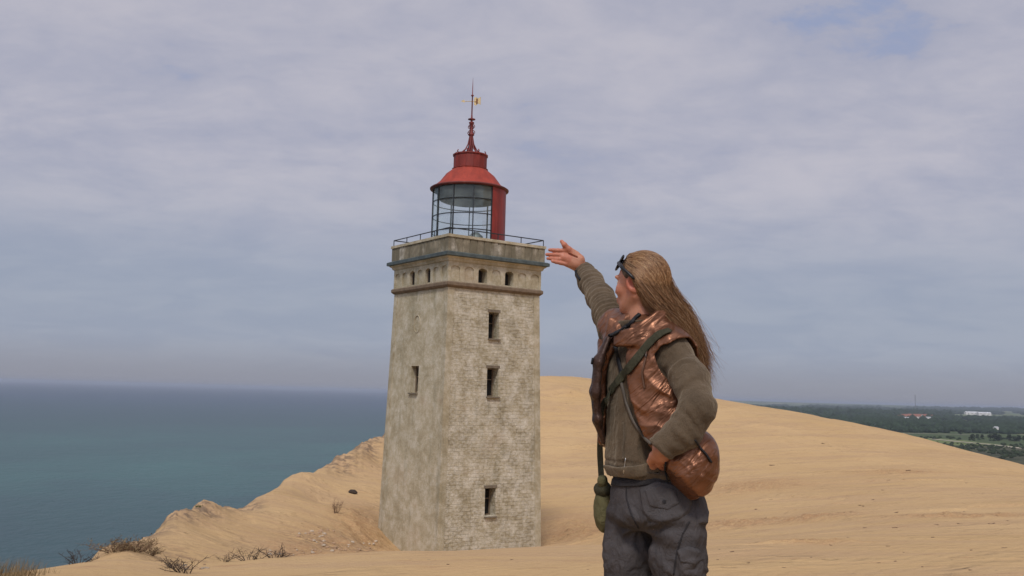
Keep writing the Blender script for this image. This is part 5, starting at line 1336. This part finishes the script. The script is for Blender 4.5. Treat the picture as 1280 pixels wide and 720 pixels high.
for (px, py, h, n, sp, lb) in [(168, 688, .30, 46, .55, 'brown leafless bush at the cliff rim, the right one of the clump'), (142, 689, .28, 40, .6, 'brown leafless bush at the cliff rim, the left one of the clump'), (186, 693, .22, 22, .4, 'low dry bush on the sand just right of the clump on the rim')]:
    t = shrub(gp(px, py), h, n, sp, M_twig, rg, M_dryg, 'bush'); tag(t, lb, 'bush')
t = shrub(gp(249, 634), .12, 12, .2, simple('green_leaves', (.07, .085, .03), .9), rg, bpy.data.materials['green_leaves'], 'plant'); tag(t, 'tiny green plant on top of the eroded sand knoll', 'plant')
for (px, py, s, lb) in [(98, 704, .22, 'small dry shrub on the crest between the sea and the bush clump'), (232, 716, .26, 'dark dead roots sticking out of the sand beyond the crest'), (215, 711, .20, 'dark dead twigs left of the roots beyond the crest'), (280, 702, .24, 'thin dead weed in the hollow, leftmost of three'), (312, 700, .24, 'thin dead weed in the hollow, middle of three'), (345, 697, .22, 'thin dead weed in the hollow, rightmost of three')]:
    t = shrub(gp(px, py), s, 12, s*1.2, M_drk, rg, None, 'dead_weed'); tag(t, lb, 'dead plant')
# dry marram grass at the lower left
def tuft(loc, h, n, sp, name='grass_tuft'):
    root = empty(name, loc); m = MB()
    for _ in range(n):
        a = rg.random()*6.28; r0 = sp*math.sqrt(rg.random())*.7; b = rg.uniform(.1, .45)*h; w = .003; x0, y0 = r0*math.cos(a), r0*math.sin(a); q = rg.random()*6.28; hh = h*rg.uniform(.5, 1)
        V = []
        for t in np.linspace(0, 1, 5): x = x0+b*math.cos(q)*t*t+.12*h*t*t; y = y0+b*math.sin(q)*t*t; z = -.03+hh*t; ww = w*(1-.8*t); V += [(x-ww*math.sin(q), y+ww*math.cos(q), z), (x+ww*math.sin(q), y-ww*math.cos(q), z)]
        m.add(V, [(2*i, 2*i+1, 2*i+3, 2*i+2) for i in range(4)])
    m.build('blades', M_dryg, root); return root
for (px, py, h, n, lb) in [(2, 724, .20, 110, 'dry grass tuft at the very left of the sand crest'), (17, 723, .24, 150, 'tallest dry grass tuft at the lower left of the sand crest'), (33, 720, .17, 90, 'dry grass tuft right of the tallest one on the crest'), (47, 717, .10, 60, 'short dry grass tuft, rightmost of those on the crest')]:
    tag(tuft(gp(px, py), h, n, .32), lb, 'grass tuft')
# rubble and clods
def rock(name, mat, seed, flat=.6):
    V, F = clump(seed+40, 2); V = V*np.array([1, .8, flat]); V = np.round(V*3.2)/3.2*.5+V*.5
    me = mesh_np(name, V, F, False); me.materials.append(mat); return me
def lay(px, py, me, s, name, rz=None, sc=(1, 1, 1)):
    o = link(name, me); p = gp(px, py); o.location = tuple(p+np.array([0, 0, s*.12])); o.scale = (s*sc[0], s*sc[1], s*sc[2]); o.rotation_euler = (rg.normal()*.15, rg.normal()*.15, rg.random()*6.28 if rz is None else rz); return o
t = lay(441, 617, rock('boulder', M_drk, 1), .28, 'boulder'); tag(t, 'single dark stone lying on the slope near the left side of the tower', 'stone')
rm_ = [rock('rubble', M_stone2, k) for k in range(3)]+[rock('rubble', M_brickb, k+5) for k in range(3)]
zones = [(372, 418, 662, 672, 16), (385, 470, 676, 690, 26), (225, 262, 706, 713, 10), (330, 400, 686, 694, 12)]
for (x0, x1, y0, y1, c) in zones:
    for _ in range(c):
        a_, b_ = rg.uniform(x0, x1), rg.uniform(y0, y1); y_ = np.linalg.norm(gp(a_, b_)); o = lay(a_, b_, rm_[rg.integers(0, 6)], rg.uniform(.0011, .0026)*y_, 'rubble_stone'); tag(o, 'small pale or reddish stone in the rubble strewn over the sand left of the tower', 'stone', 'rubble stones in the hollow left of the tower')
bits = [(1137, 588), (1208, 604), (1103, 613), (1091, 625), (1075, 632), (1079, 633), (1081, 660), (1117, 660), (1121, 660), (1170, 656), (1173, 656.5), (1237, 655), (1241, 655), (1254, 685), (1258, 685), (1039, 682), (899, 687), (897, 700), (1014, 697), (1119, 702), (1098, 704), (1153, 709), (1213, 713), (1214, 688), (1166, 672), (1110, 683), (1130, 691), (1260, 651), (1198, 655), (1029, 555), (965, 582), (1134, 588.5), (1120, 641), (1205, 640), (945, 637), (915, 690), (935, 704), (905, 650), (1190, 700), (735, 712), (640, 700), (560, 706), (1060, 672), (980, 710)]
cl_ = [rock('clod', M_peb, k+20, .35) for k in range(3)]
for (px, py) in bits:
    d = np.linalg.norm(gp(px, py)); o = lay(px, py, cl_[rg.integers(0, 3)], d*rg.uniform(.0006, .0017), 'sand_clod', rg.normal()*.4, (rg.uniform(1., 2.2), .8, .8)); tag(o, 'little dark flake of peat or driftwood lying on the open sand', 'debris', 'dark flakes scattered over the open sand')
